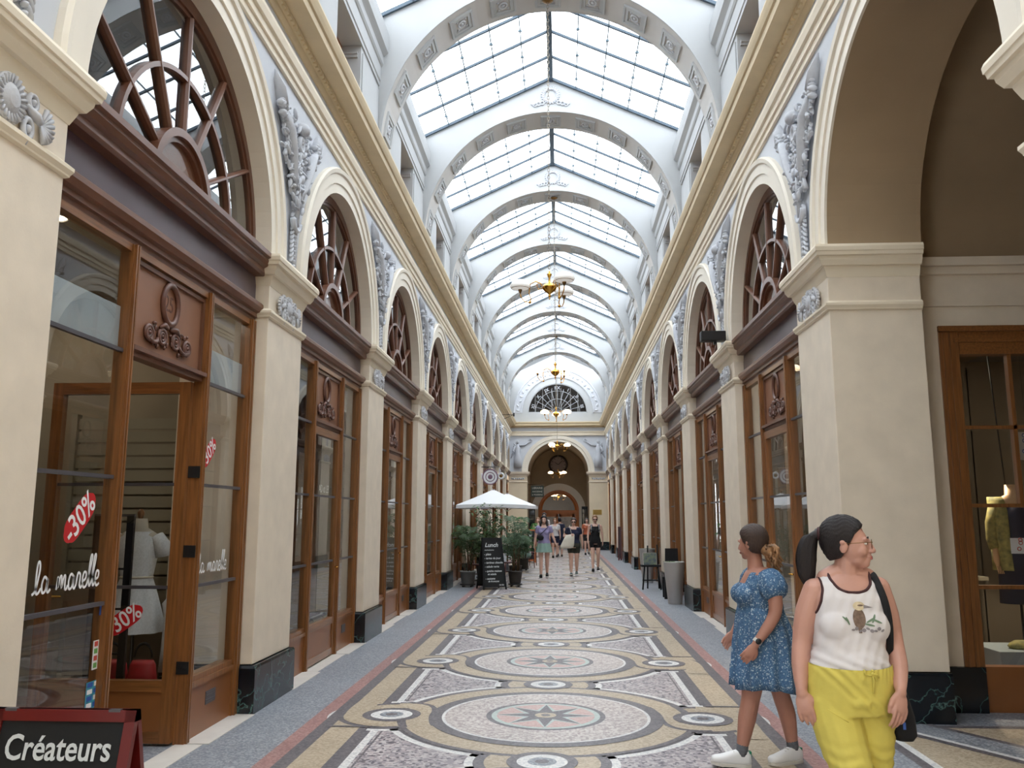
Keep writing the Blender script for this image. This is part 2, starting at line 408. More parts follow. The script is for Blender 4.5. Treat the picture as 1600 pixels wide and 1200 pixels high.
# strands crossing: sand bridges where the strands pass over
def ribbon(m, pts, w, z):
    vs = []; n = len(pts)
    for i, (x, y) in enumerate(pts):
        a = pts[max(i - 1, 0)]; b = pts[min(i + 1, n - 1)]; dx, dy = b[0] - a[0], b[1] - a[1]; l = math.hypot(dx, dy) or 1
        vs += [(x - dy / l * w / 2, y + dx / l * w / 2, z), (x + dy / l * w / 2, y - dx / l * w / 2, z)]
    fl.use(m).add(vs, [(2 * i, 2 * i + 1, 2 * i + 3, 2 * i + 2) for i in range(n - 1)])
def bez(a, b, c, d, n=14):
    return [tuple((1 - t) ** 3 * a[j] + 3 * (1 - t) ** 2 * t * b[j] + 3 * (1 - t) * t * t * c[j] + t ** 3 * d[j] for j in (0, 1)) for t in [i / n for i in range(n + 1)]]
for c in meds:
    for s in (-1, 1):
        g = -s                                    # the two sides are turned half round from each other
        p = bez((s * 1.30, c + g * .31), (s * .95, c + g * .37), (s * 1.15, c - g * .02), (s * 1.0, c - g * .42))
        ribbon('mosaic_dark', p, .28, E_ * 9); ribbon('mosaic_sand', p, .185, E_ * 10)
        p = bez((s * 1.585, c + g * .66), (s * 1.60, c + g * .2), (s * 1.70, c - g * .33), (s * 1.30, c - g * .33))
        ribbon('mosaic_sand', p, .20, E_ * 10.4)
        rect('mosaic_dark', s * 1.38, s * 1.72, c - g * .45 - .02, c - g * .45 + .02, E_ * 11)
for c in meds:
    disc('mosaic_dark', 0, c, .98, E_ * 12, 80); disc('mosaic_white', 0, c, .87, E_ * 13, 80); disc('mosaic_disc', 0, c, .845, E_ * 14, 80)
    disc('mosaic_dark', 0, c, .50, E_ * 15); disc('mosaic_green', 0, c, .455, E_ * 16); disc('mosaic_pink', 0, c, .41, E_ * 17)
    pts = []; pt2 = []
    for i in range(16):
        r = .40 if i % 2 == 0 else .15
        a = PI / 2 + 2 * PI * i / 16
        pts.append((r * math.cos(a), c + r * math.sin(a), E_ * 19)); rr = r + (.05 if i % 2 else .03)
        pt2.append((rr * math.cos(a), c + rr * math.sin(a), E_ * 18))
    fl.use('mosaic_green').add(pt2 + [(0, c, E_ * 18)], [(i, (i + 1) % 16, 16) for i in range(16)])
    fl.use('mosaic_dark').add(pts + [(0, c, E_ * 19)], [(i, (i + 1) % 16, 16) for i in range(16)])
    disc('mosaic_sand', 0, c, .09, E_ * 20, 24); disc('mosaic_dark', 0, c, .04, E_ * 21, 16)
for k, x, y, r in SH:
    if k != 'm':
        disc('mosaic_dark', x, y, .245, E_ * 12); disc('mosaic_white', x, y, .175, E_ * 13, 32); disc('mosaic_blue', x, y, .10, E_ * 14, 24); disc('mosaic_dark', x, y, .05, E_ * 15, 16)
# side passage bands (slanting)
def sband(m, a, b, w, z):
    d = Vector((b[0] - a[0], b[1] - a[1])).normalized(); n_ = Vector((-d.y, d.x)) * w / 2
    fl.use(m).add([(a[0] + n_.x, a[1] + n_.y, z), (a[0] - n_.x, a[1] - n_.y, z), (b[0] - n_.x, b[1] - n_.y, z), (b[0] + n_.x, b[1] + n_.y, z)], [(0, 1, 2, 3)])
rect('mosaic_sand', 2.62, 9.9, 4.32, 7.30, E_ * 2)
rect('mosaic_dark', 2.54, 2.62, 4.3, 7.3, E_ * 3); rect('mosaic_white', 2.62, 2.68, 4.32, 7.28, E_ * 3)
rect('mosaic_dark', 2.62, 9.9, 7.22, 7.30, E_ * 3); rect('mosaic_blue', 3.3, 9.9, 7.34, 7.8, E_ * 3)
for q in range(5):
    x0 = 2.9 + q * 1.45
    sband('mosaic_dark', (x0, 7.26), (x0 + 1.75, 4.4), .46, E_ * 5)
    sband('mosaic_blue', (x0, 7.26), (x0 + 1.75, 4.4), .32, E_ * 6); sband('mosaic_white', (x0 - .12, 7.2), (x0 + 1.6, 4.4), .05, E_ * 7)
# white threshold stones before the shopfronts
fl.use('white_stone')
for s in (-1, 1):
    for k in NB:
        if s == 1 and k in (-2, -1): continue
        if s == 1 and k > 1: continue
        x0, x1 = (s * 2.46, s * 2.70)
        fl.box(x0, x1, bc(k) - 1.54, bc(k) - .62, 0, .006); fl.box(x0, x1, bc(k) + .60, bc(k) + 1.54, 0, .006); fl.box(s * 2.5, x1, bc(k) - .6, bc(k) + .58, 0, .004)
floor = struct(fl.build('floor', recalc=False))
# ------------------------------------------------------------------ long walls: arcade front, reveals, back rooms
def long_wall(s, name):
    w = MB()
    X = lambda d: s * (W + d)
    TOP = 6.5; n = 36
    w.use('grey_plaster')
    for k in NB:
        c = bc(k); a0, a1 = c - L0 / 2, c + L0 / 2
        if k == -1: a1 = pc(0)
        if k == 8: a1 = YF
        if k == -2: a0 = YB
        pts = [(c - RI * math.cos(PI * i / n), IMP + RI * math.sin(PI * i / n)) for i in range(n + 1)]
        if k == 8: pts = [p for p in pts if p[0] < YF]; pts.append((YF, IMP))
        cols = [(a0, IMP)] + pts + [(a1, IMP)]
        for i in range(len(cols) - 1):
            (u0, z0), (u1, z1) = cols[i], cols[i + 1]
            if u1 - u0 < 1e-5: continue
            w.add([(X(0), u0, z0), (X(0), u1, z1), (X(0), u1, TOP), (X(0), u0, TOP)], [(0, 1, 2, 3)])
        # intrados of the arch
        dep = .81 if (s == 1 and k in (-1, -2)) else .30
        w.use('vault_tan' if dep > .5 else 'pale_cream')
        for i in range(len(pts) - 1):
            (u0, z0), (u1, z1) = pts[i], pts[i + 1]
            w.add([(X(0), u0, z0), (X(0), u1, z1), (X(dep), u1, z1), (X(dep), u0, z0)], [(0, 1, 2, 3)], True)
        # archivolt: stepped moulding round the arch
        w.use('pale_cream')
        prof = [(RI, .0), (RI, .022), (RI + .11, .022), (RI + .115, .04), (RI + .22, .04), (RI + .235, .062), (RO - .02, .07), (RO, .045), (RO, 0)]
        L = []
        m_ = n if k != 8 else int(n * .62)
        for i in range(m_ + 1):
            a = PI * i / n
            L.append([(X(-p), c - r * math.cos(a), IMP + r * math.sin(a)) for r, p in prof])
        w.loops(L, False, False)
        w.use('grey_plaster')
    # back of the masonry, returns
    o = struct(w.build(name, recalc=False))
    return o
struct(long_wall(-1, 'wall_left')); struct(long_wall(1, 'wall_right'))

# string course, frieze line and cornice, swept along each wall
def sweep_y(mb, prof, y0, y1, s):
    L = [[(s * (W - p), y, z) for p, z in prof] for y in (y0, y1)]
    mb.loops(L, True, True)
for s, nm in ((-1, 'left'), (1, 'right')):
    t = MB(); t.use('string_cream')
    sweep_y(t, [(-.05, 5.90), (.03, 5.90), (.035, 5.96), (.055, 5.965), (.06, 6.03), (.085, 6.04), (.10, 6.10), (.10, 6.14), (.0, 6.16), (-.05, 6.16)], YB, YF, s)
    t.use('grey_plaster'); sweep_y(t, [(-.05, 6.16), (.012, 6.16), (.012, 6.36), (-.05, 6.36)], YB, YF, s)
    struct(t.build('trim_' + ('1' if s < 0 else '2')))
    t = MB(); t.use('cornice_gold')
    sweep_y(t, [(-.1, 6.34), (.03, 6.34), (.05, 6.38), (.06, 6.40), (.10, 6.41), (.11, 6.44), (.28, 6.455), (.29, 6.52), (.31, 6.53), (.33, 6.57), (.345, 6.61), (.345, 6.63), (-.1, 6.66)], YB, YF, s)
    y = 2.0
    while y < 30:
        t.box(s * (W - .115), s * (W - .085), y, y + .05, 6.39, 6.435); y += .085
    struct(t.build('trim_' + ('3' if s < 0 else '4')))

# clerestory wall with window openings, above the cornice
CX = 2.54
for s, nm in ((-1, 'left'), (1, 'right')):
    w = MB(); w.use('white_plaster')
    th = .42
    for k in NB:
        c = bc(k); a0, a1 = c - L0 / 2, min(c + L0 / 2, YF)
        if k == -2: a0 = YB
        hw = .6; cc = min(c, a1 - .9)
        for u0, u1 in ((a0, cc - hw), (cc + hw, a1)):
            w.box(s * CX, s * (CX + th), u0, u1, 6.5, 8.05)
            w.box(s * (CX - .018), s * CX, u0 + (.38 if u0 == a0 else .06), u1 - (.38 if u1 == a1 else .06), 6.7, 7.96)   # raised pilaster panel
        w.box(s * CX, s * (CX + th), cc - hw, cc + hw, 6.5, 6.62)
        # impost cap in the reveal
        for q in (-1, 1):
            w.box(s * (CX + .04), s * (CX + th), cc + q * hw, cc + q * (hw - .03), 7.86, 7.90); w.box(s * (CX + .04), s * (CX + th), cc + q * hw, cc + q * (hw - .05), 7.90, 7.93)
    sweep_y(w, [(-.5, 8.04), (.0, 8.04), (.0, 8.10), (.015, 8.11), (.015, 8.34), (.03, 8.35), (.05, 8.38), (.05, 8.50), (.07, 8.52), (.12, 8.56), (.13, 8.68), (.13, 8.84), (.11, 8.90), (-.02, 9.17), (-.5, 9.17)], YB, YF, s)
    struct(w.build('clerestory_' + nm)).name = 'wall_' + nm + '_upper'

# rooms behind the shopfronts
for s, nm in ((-1, 'left'), (1, 'right')):
    w = MB()
    for k in NB:
        if s == 1 and k in (-2, -1): continue
        c = bc(k); a0, a1 = c - L0 / 2, c + L0 / 2
        back = 3.3
        wallm = 'interior_wall' if not (s == -1 and k == -1) else 'interior_dark'
        corner = (s == 1 and k == 0)
        if not corner: w.use('interior_wall').box(s * (W + back), s * (W + back + .1), a0, a1, 0, 3.84)
        w.use('interior_wall').box(s * (W + .55), s * (W + (back if not corner else .8)), a0 - .05, a0 + .05, 0, 3.84)
        w.use('interior_wall').box(s * (W + .18), s * (W + back), a0, a1, 3.80, 3.86)
        w.use('interior_grey').box(s * (W + back), s * (W + back + .1), a0, a1, 3.86, 6.3)
        w.use('interior_grey').box(s * (W + .55), s * (W + back), a0 - .05, a0 + .05, 3.86, 6.3)
        w.use('interior_grey').box(s * (W + .31), s * (W + back), a0, a1, 6.2, 6.3)
        w.use('interior_floor').box(s * (W + .5), s * (W + back), a0, a1, -.02, .02)
        # masonry behind the pillar, between the rooms
        w.use('interior_wall').box(s * (W + .50), s * (W + .56), a0 - .46, a0 + .46, 0, 6.2)
    struct(w.build('room_walls')).name = 'wall_' + nm + '_rooms'

# end walls ---------------------------------------------------------
w = MB(); w.use('cream_plaster').box(-3.4, 3.4, YB - .2, YB, 0, 10.6)  # added wall out of view, keeps out light from behind the camera
struct(w.build('wall_near_light_stop'))
w = MB(); n = 40
w.use('grey_plaster')
pts = [(-RI * 1.03 * math.cos(PI * i / n), IMP + RI * 1.03 * math.sin(PI * i / n)) for i in range(n + 1)]
cols = [(-W, IMP)] + pts + [(W, IMP)]
def colfill(cols, top, m):
    w.use(m)
    for i in range(len(cols) - 1):
        (x0, z0), (x1, z1) = cols[i], cols[i + 1]
        if x1 - x0 < 1e-6: continue
        t0 = top(x0) if callable(top) else top; t1 = top(x1) if callable(top) else top
        w.add([(x0, YF, z0), (x1, YF, z1), (x1, YF, t1), (x0, YF, t0)], [(0, 1, 2, 3)])
colfill(cols, 6.5, 'grey_plaster')
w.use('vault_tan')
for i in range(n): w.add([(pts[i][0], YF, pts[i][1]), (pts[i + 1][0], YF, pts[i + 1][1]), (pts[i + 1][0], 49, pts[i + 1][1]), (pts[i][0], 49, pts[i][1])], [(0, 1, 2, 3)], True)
w.use('pale_cream')
prof = [(1.576, 0), (1.576, .05), (1.7, .05), (1.72, .08), (1.90, .09), (1.91, 0)]
w.loops([[(-r * math.cos(PI * i / n), YF - p, IMP + r * math.sin(PI * i / n)) for r, p in prof] for i in range(n + 1)], False, False)
# piers either side of the far arch with plinth, band and impost
for q in (-1, 1):
    x0, x1 = (q * 1.62, q * 2.6) if q > 0 else (q * 2.6, q * 1.62)
    w.use('cream_plaster').box(x0, x1, YF - .05, YF + .8, 0, IMP)
    w.use('green_marble').box(x0 - .03, x1 + .03, YF - .09, YF + .8, 0, .42)
    w.use('stone_cream').stack([(3.46, 0), (3.47, .02), (3.51, .035), (3.54, 0)], x0, x1, YF - .05, YF + .8)
    w.stack([(3.78, 0), (3.80, .02), (3.86, .03), (3.87, .06), (3.92, .09), (3.93, .115), (4.0, .125), (4.03, .125)], x0, x1, YF - .05, YF + .8)
    w.use('relief_grey')
    for j in range(-3, 4): w.ball(((x0 + x1) / 2 + j * .1, YF - .06, 3.66 + .02 * (j % 2)), (.05, .03, .06), 8, 6)
# upper gable wall with the half round window opening
pts = [(-1.57 * math.cos(PI * i / n), 7.15 + 1.57 * math.sin(PI * i / n)) for i in range(n + 1)]
top = lambda x: 10.35 - abs(x) / 2.54 * 1.18
w.use('white_plaster').add([(-2.6, YF, 6.5), (2.6, YF, 6.5), (2.6, YF, 7.15), (-2.6, YF, 7.15)], [(0, 1, 2, 3)])
cols = [(-2.6, 7.15)] + [p for p in pts if True] + [(2.6, 7.15)]
colfill([c for c in cols], top, 'white_plaster')
w.use('relief_white')
prof = [(1.88, 0), (1.88, .05), (1.93, .06), (1.95, .02), (2.28, .02), (2.30, .06), (2.35, .05), (2.35, 0)]
w.loops([[(-r * math.cos(PI * i / n), YF - p, 7.15 + r * math.sin(PI * i / n)) for r, p in prof] for i in range(n + 1)], False, False)
for i in range(26):
    a = PI * (i + .5) / 26; r = 2.11 + .05 * math.sin(i * 2.2)
    w.ball((-r * math.cos(a), YF - .03, 7.15 + r * math.sin(a)), (.09, .035, .05), 8, 6, Matrix.Rotation(a + i, 3, 'Y'))
w.use('string_cream').box(-W, W, YF - .10, YF, 5.93, 6.16); w.box(-W, W, YF - .13, YF, 6.10, 6.14)
w.use('grey_plaster').box(-W, W, YF - .012, YF, 6.16, 6.36)
w.use('cornice_gold').box(-W, W, YF - .1, YF, 6.36, 6.44); w.box(-W, W, YF - .3, YF, 6.44, 6.6); w.box(-W, W, YF - .34, YF, 6.58, 6.64)
struct(w.build('wall_far'))
# passage beyond the far arch
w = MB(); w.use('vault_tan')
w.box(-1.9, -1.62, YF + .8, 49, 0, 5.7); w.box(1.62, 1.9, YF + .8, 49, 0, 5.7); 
ap = [(-1.1 * math.cos(PI * i / n), 2.05 + 1.1 * math.sin(PI * i / n)) for i in range(n + 1)]
for i in range(n): w.add([(ap[i][0], 49, ap[i][1]), (ap[i + 1][0], 49, ap[i + 1][1]), (ap[i + 1][0], 49, 6), (ap[i][0], 49, 6)], [(0, 1, 2, 3)])
w.box(-3, -1.1, 49, 49.1, 0, 6); w.box(1.1, 3, 49, 49.1, 0, 6)
w.use('pale_cream')
L = [[(-r * math.cos(PI * i / n), 49 - p, 2.05 + r * math.sin(PI * i / n)) for r, p in ((1.15, 0), (1.15, .06), (1.55, .06), (1.55, 0))] for i in range(n + 1)]
w.loops(L, False, False)
for q in (-1, 1): w.box(q * 1.15, q * 1.55, 48.94, 49, 0, 2.05)
struct(w.build('wall_end_passage'))
# side passage on the right: flank wall with recessed shop window, vault, far end
w = MB()
VX0, VX1 = W + .81, 9.6
wy = 7.8
w.use('stone_cream')
FXL, FXT = 3.62, 3.38
w.box(VX0, FXL, wy, wy + .3, 0, 3.9); w.box(FXL, VX1, wy, wy + .3, FXT, 3.9); w.box(6.3, VX1, wy, wy + .3, 0, 3.9)
w.use('vault_tan').box(VX0, VX1, wy, wy + .3, 3.9, 4.1)
w.use('green_marble').box(VX0 - .02, 3.78, wy - .05, wy, 0, .38)
w.use('stone_cream').box(VX0, VX1, wy - .03, wy, 3.58, 3.63)
w.box(VX0, VX1, wy - .05, wy, 3.88, 3.95); w.box(VX0, VX1, wy - .10, wy, 3.95, 4.03)
w.use('cream_plaster').box(VX0, VX1, 3.5, 3.8, 0, 4.1)
w.use('vault_tan'); r = 2.0; cy = bc(-1)
for i in range(n):
    a, b = PI * i / n, PI * (i + 1) / n
    w.add([(VX0, cy - r * math.cos(a), IMP + r * math.sin(a)), (VX0, cy - r * math.cos(b), IMP + r * math.sin(b)), (VX1, cy - r * math.cos(b), IMP + r * math.sin(b)), (VX1, cy - r * math.cos(a), IMP + r * math.sin(a))], [(0, 1, 2, 3)], True)
# ring wall between arch intrados and vault
for i in range(n):
    a, b = PI * i / n, PI * (i + 1) / n
    w.add([(VX0, cy - q * math.cos(t), IMP + q * math.sin(t)) for q, t in ((RI, a), (RI, b), (r + .05, b), (r + .05, a))], [(0, 1, 2, 3)])
w.use('interior_wall').box(VX1, VX1 + .1, 3.5, 8.1, 0, 6.2)
# closing wall south of the passage on the right side
w.use('cream_plaster').box(W + .05, W + .4, YB, 3.3, 0, 6.3)
struct(w.build('wall_side_passage'))
# room behind the side passage window
w = MB(); w.use('interior_wall').box(5.8, 8.2, 11.93, 12.03, 0, 3.84); w.box(8.1, 8.2, 8.1, 11.93, 0, 3.84)
w.use('interior_grey').box(5.8, 8.2, 8.1, 11.93, 3.8, 3.86); w.use('interior_floor').box(5.8, 8.2, 8.1, 11.93, -.02, .02)
struct(w.build('wall_side_room'))

# ------------------------------------------------------------------ arched ribs across the roof
AR, AC = 2.48, 7.15; TH = .72
def make_rib():
    t = empty('ceiling_arch')
    m = MB(); n = 48
    m.use('white_plaster')
    top = lambda x: 10.35 - abs(x) / 2.54 * 1.18
    pts = [(-AR * math.cos(PI * i / n), AC + AR * math.sin(PI * i / n)) for i in range(n + 1)]
    xs = [(-2.54, 6.6), (-AR, 6.6)] + pts + [(AR, 6.6), (2.54, 6.6)]
    for q in (-1, 1):
        y = q * TH / 2
        for i in range(len(xs) - 1):
            (x0, z0), (x1, z1) = xs[i], xs[i + 1]
            if x1 - x0 < 1e-6: continue
            mm = [(x0, z0), (x1, z1), (x1, top(x1)), (x0, top(x0))]
            if x0 < 0 < x1: mm = [(x0, z0), (x1, z1), (x1, top(x1)), (0, top(0)), (x0, top(x0))]
            m.add([(a, y, b) for a, b in mm], [tuple(range(len(mm)))])
        # edge bead along the arch
        m.loops([[(-r * math.cos(PI * i / n), y + q * p, AC + r * math.sin(PI * i / n)) for r, p in ((AR, -.01), (AR, .012), (AR + .05, .012), (AR + .05, -.01))] for i in range(n + 1)], True, True)
    m.use('white_plaster')
    m.add([(x, y, top(x)) for y in (-TH / 2, TH / 2) for x in (-2.54, 0, 2.54)], [(0, 1, 4, 3), (1, 2, 5, 4)])
    body = m.build('arch_wall', parent=t, recalc=False)
    m = MB(); m.use('coffer_grey')
    ins = [(-AR, 6.6)] + pts + [(AR, 6.6)]
    for i in range(len(ins) - 1):
        (x0, z0), (x1, z1) = ins[i], ins[i + 1]
        m.add([(x0, -TH / 2, z0), (x1, -TH / 2, z1), (x1, TH / 2, z1), (x0, TH / 2, z0)], [(0, 1, 2, 3)], True)
    m.build('soffit', parent=t, recalc=False)
    # one coffer, repeated round the soffit
    cf = MB(); cf.use('white_plaster')
    a = .19; b = .165
    def ring(o, i_, z0, z1):
        O = [(-o[0], -o[1]), (o[0], -o[1]), (o[0], o[1]), (-o[0], o[1])]; I = [(-i_[0], -i_[1]), (i_[0], -i_[1]), (i_[0], i_[1]), (-i_[0], i_[1])]
        for q in range(4):
            k = (q + 1) % 4
            cf.add([(*O[q], z0), (*O[k], z0), (*I[k], z1), (*I[q], z1)], [(0, 1, 2, 3)])
    ring((.205, .225), (.205, .225), 0, 0); ring((.205, .225), (.20, .22), 0, -.035); ring((.20, .22), (.17, .19), -.035, -.035); ring((.17, .19), (.165, .185), -.035, -.02); ring((.165, .185), (.115, .135), -.02, -.028); ring((.115, .135), (.11, .13), -.028, 0.0)
    cf.use('coffer_grey').add([(-.11, -.13, -.004), (.11, -.13, -.004), (.11, .13, -.004), (-.11, .13, -.004)], [(0, 1, 2, 3)])
    cf.use('relief_grey').torus((0, 0, -.012), .06, .015, 'z', 14, 6, 1.2); cf.ball((0, 0, -.012), (.03, .035, .02), 8, 6)
    for q in (-1, 1):
        for p in (-1, 1): cf.ball((q * .075, p * .095, -.01), (.022, .022, .014), 6, 5)
    proto = None
    for i in range(11):
        ang = PI * (i + .5) / 11
        x, z = -AR * math.cos(ang), AC + AR * math.sin(ang)
        if proto is None: o = cf.build('coffer', parent=t); proto = o
        else: o = proto.copy(); COL.objects.link(o); o.parent = t
        o.location = (x, 0, z); o.rotation_euler = (0, ang - PI / 2, 0)
    # laurel wreath on the gable
    g = MB(); g.use('relief_white')
    for q in range(22):
        a = 2 * PI * q / 22
        g.ball((.17 * math.cos(a), 0, .17 * math.sin(a)), (.045, .02, .025), 6, 5, Matrix.Rotation(-a + .6, 3, 'Y')); g.ball((.21 * math.cos(a + .1), 0, .21 * math.sin(a + .1)), (.03, .015, .018), 6, 5, Matrix.Rotation(-a - .6, 3, 'Y'))
    for q in (-1, 1):
        for j in range(3): g.torus((q * (.2 + j * .09), 0, -.2 - .02 * j), .045, .014, 'y', 12, 6)
        g.ball((q * .42, 0, -.22), (.07, .015, .03), 8, 5)
    g.ball((0, 0, -.17), (.09, .02, .04), 8, 6)
    g.build('wreath', parent=t, loc=(0, -TH / 2 - .012, 9.98)).scale = (.82, 1, .82)
    return t
rib = make_rib()
ribs = []
for j, nn in enumerate(range(-2, 9)):
    r_ = rib if j == 0 else copy_tree(rib)
    r_.location = (0, pc(nn), 0); ribs.append((nn, r_))
for nn, r_ in ribs:
    q = nn
    lab = 'white coffered roof arch above and behind the viewer, %s from the back' % ORD[nn + 2]
    if nn >= 1: lab = 'white coffered arch under the glass roof, %s from the top of the picture' % ORD[nn - 1]
    if nn == 0: lab = 'white coffered arch rib overhead, just above the top edge of the picture'
    tag(r_, lab, 'arch', 'coffered arches across the skylight')

# ------------------------------------------------------------------ glazed roof, one bay at a time
def make_roof():
    t = empty('glass_roof_bay')
    y0, y1 = -L0 / 2 + TH / 2, L0 / 2 - TH / 2
    sl = 1.18 / 2.54
    g = MB(); g.use('roof_glass')
    for q in (-1, 1):
        g = MB(); g.use('roof_glass').add([(q * 2.56, y0 - .35, 9.165), (q * 2.56, y1 + .35, 9.165), (0, y1 + .35, 10.35), (0, y0 - .35, 10.35)], [(0, 1, 2, 3)])
        g.build('glass_pane', parent=t, recalc=False)
        m = MB(); m.use('glazing_lap')
        for j in range(1, 5):
            f = j / 5; x = q * 2.54 * (1 - f); z = 9.17 + 1.18 * f
            m.box(x - .009, x + .009, y0, y1, z - .022, z + .004)
            for jj in range(4):
                yy = y0 + (y1 - y0) * (jj + .5) / 4
                m.box(x - .03, x + .03, yy - .02, yy + .02, z - .04, z - .01)
        m.build('glazing_lap', parent=t)
    for j in range(5):
        y = y0 + (y1 - y0) * j / 4 + (.03 if j == 0 else -.03 if j == 4 else 0)
        m = MB(); m.use('dark_steel'); h = .045 if j in (0, 4) else .03
        for q in (-1, 1):
            m.loops([[(q * 2.56, y - .02, 9.165 - h), (q * 2.56, y + .02, 9.165 - h), (q * 2.56, y + .02, 9.18), (q * 2.56, y - .02, 9.18)], [(0, y - .02, 10.35 - h), (0, y + .02, 10.35 - h), (0, y + .02, 10.365), (0, y - .02, 10.365)]])
        m.build('rafter', parent=t)
    m = MB(); m.use('dark_steel').box(-.05, .05, y0, y1, 10.27, 10.38); m.build('ridge_beam', parent=t)
    return t
rf = make_roof()
for j, k in enumerate(range(-2, 8)):
    r_ = rf if j == 0 else copy_tree(rf)
    r_.location = (0, bc(k), 0)
    vis = k
    lab = ('pitched glass roof bay with steel bars, %s from the top of the picture' % ORD[k]) if k >= 0 else 'pitched glass roof bay overhead, %s bay above the top edge of the picture' % ORD[-k - 1]
    tag(r_, lab, 'skylight', 'glass roof bays')
w = MB(); w.use('roof_glass')
for q in (-1, 1): w.add([(q * 2.56, 41.0, 9.165), (q * 2.56, YF, 9.165), (0, YF, 10.35), (0, 41.0, 10.35)], [(0, 1, 2, 3)])
for q in (-1, 1): w.add([(q * 2.56, YB - .2, 9.165), (q * 2.56, pc(-2), 9.165), (0, pc(-2), 10.35), (0, YB - .2, 10.35)], [(0, 1, 2, 3)])
struct(w.build('ceiling', recalc=False))
# ------------------------------------------------------------------ pillars (local +x looks into the arcade)
def blobs(m, rng, pts, r0, r1, flat=.5):
    for y, z in pts:
        r = rng.uniform(r0, r1)
        m.ball((0, y, z), (r * flat, r, r * rng.uniform(.6, 1.3)), 7, 5, Matrix.Rotation(rng.uniform(0, 3), 3, 'X'))
def make_pillar():
    t = empty('pillar')
    m = MB(); m.use('stone_cream').box(-.80, 0, -.5, .5, .40, 3.80)
    m.build('shaft', parent=t, bevel=.006)
    m = MB(); m.use('green_marble').stack([(0, .045), (.375, .045), (.395, .035)], -.80, 0, -.5, .5, offx0=0)
    m.build('plinth', parent=t)
    m = MB(); m.use('string_cream').stack([(3.455, .004), (3.465, .02), (3.475, .022), (3.50, .036), (3.52, .036), (3.545, .004)], -.80, 0, -.5, .5, offx0=0)
    m.build('neck_moulding', parent=t)
    m = MB(); m.use('string_cream').stack([(3.76, .003), (3.79, .015), (3.83, .03), (3.85, .035), (3.855, .06), (3.90, .085), (3.93, .09), (3.935, .112), (3.965, .118), (3.97, .126), (4.005, .13), (4.03, .12), (4.032, .0)], -.80, 0, -.5, .5, offx0=0)
    m.build('impost', parent=t)
    m = MB(); m.use('relief_grey'); rng = random.Random(3)
    zc = 3.655
    m.loops([[(p, r * math.cos(a), zc + r * math.sin(a)) for a in [2 * PI * i / 32 for i in range(32)]] for r, p in ((.098, 0), (.098, .012), (.088, .02), (.07, .01), (.05, .022), (.035, .03), (.012, .034))], True, True)
    for i in range(22):
        a = 2 * PI * i / 22
        m.tube([(.012, .045 * math.cos(a), zc + .045 * math.sin(a)), (.02, .092 * math.cos(a), zc + .092 * math.sin(a))], [.004, .008], 5)
    m.torus((.02, 0, zc), .035, .008, 'x', 16, 6)
    for q in (-1, 1):
        m.torus((.012, q * .145, zc + .045), .03, .011, 'x', 16, 6); m.ball((.014, q * .145, zc + .045), (.015, .014, .014), 6, 5)
        m.torus((.012, q * .125, zc - .07), .03, .011, 'x', 16, 6, 1.3); m.ball((.014, q * .125, zc - .07), (.015, .014, .018), 6, 5)
        m.tube([(.01, q * .11, zc + .02), (.02, q * .165, zc - .005), (.02, q * .2, zc - .02)], [.012, .02, .012], 6)
        m.ball((.012, q * .12, zc - .118), (.012, .01, .022), 6, 5)
        for i in range(9):
            a = -1.35 + i * .33
            m.tube([(.012, q * .215, zc - .02), (.022, q * (.215 + .075 * math.cos(a)), zc - .02 + .075 * math.sin(a))], [.005, .011], 5)
    rr_ = m.build('rosette_relief', parent=t); rr_.scale = (1.5, 1.12, 1.3); rr_.location = (0, 0, -3.655 * .3)
    return t
pil = make_pillar(); first = True
for s in (-1, 1):
    for nn in range(-1, 9):
        o = pil if first else copy_tree(pil); first = False
        o.location = (s * W, pc(nn), 0); o.rotation_euler = (0, 0, 0 if s < 0 else PI)
        side = 'left' if s < 0 else 'right'
        if nn == -1: lab = 'cream pillar cropped by the %s edge of the picture' % side
        else: lab = 'cream pillar on green marble plinth, %s complete one along the %s wall' % (ORD[nn], side)
        tag(o, lab, 'pillar', 'arcade pillars along the %s wall' % side)

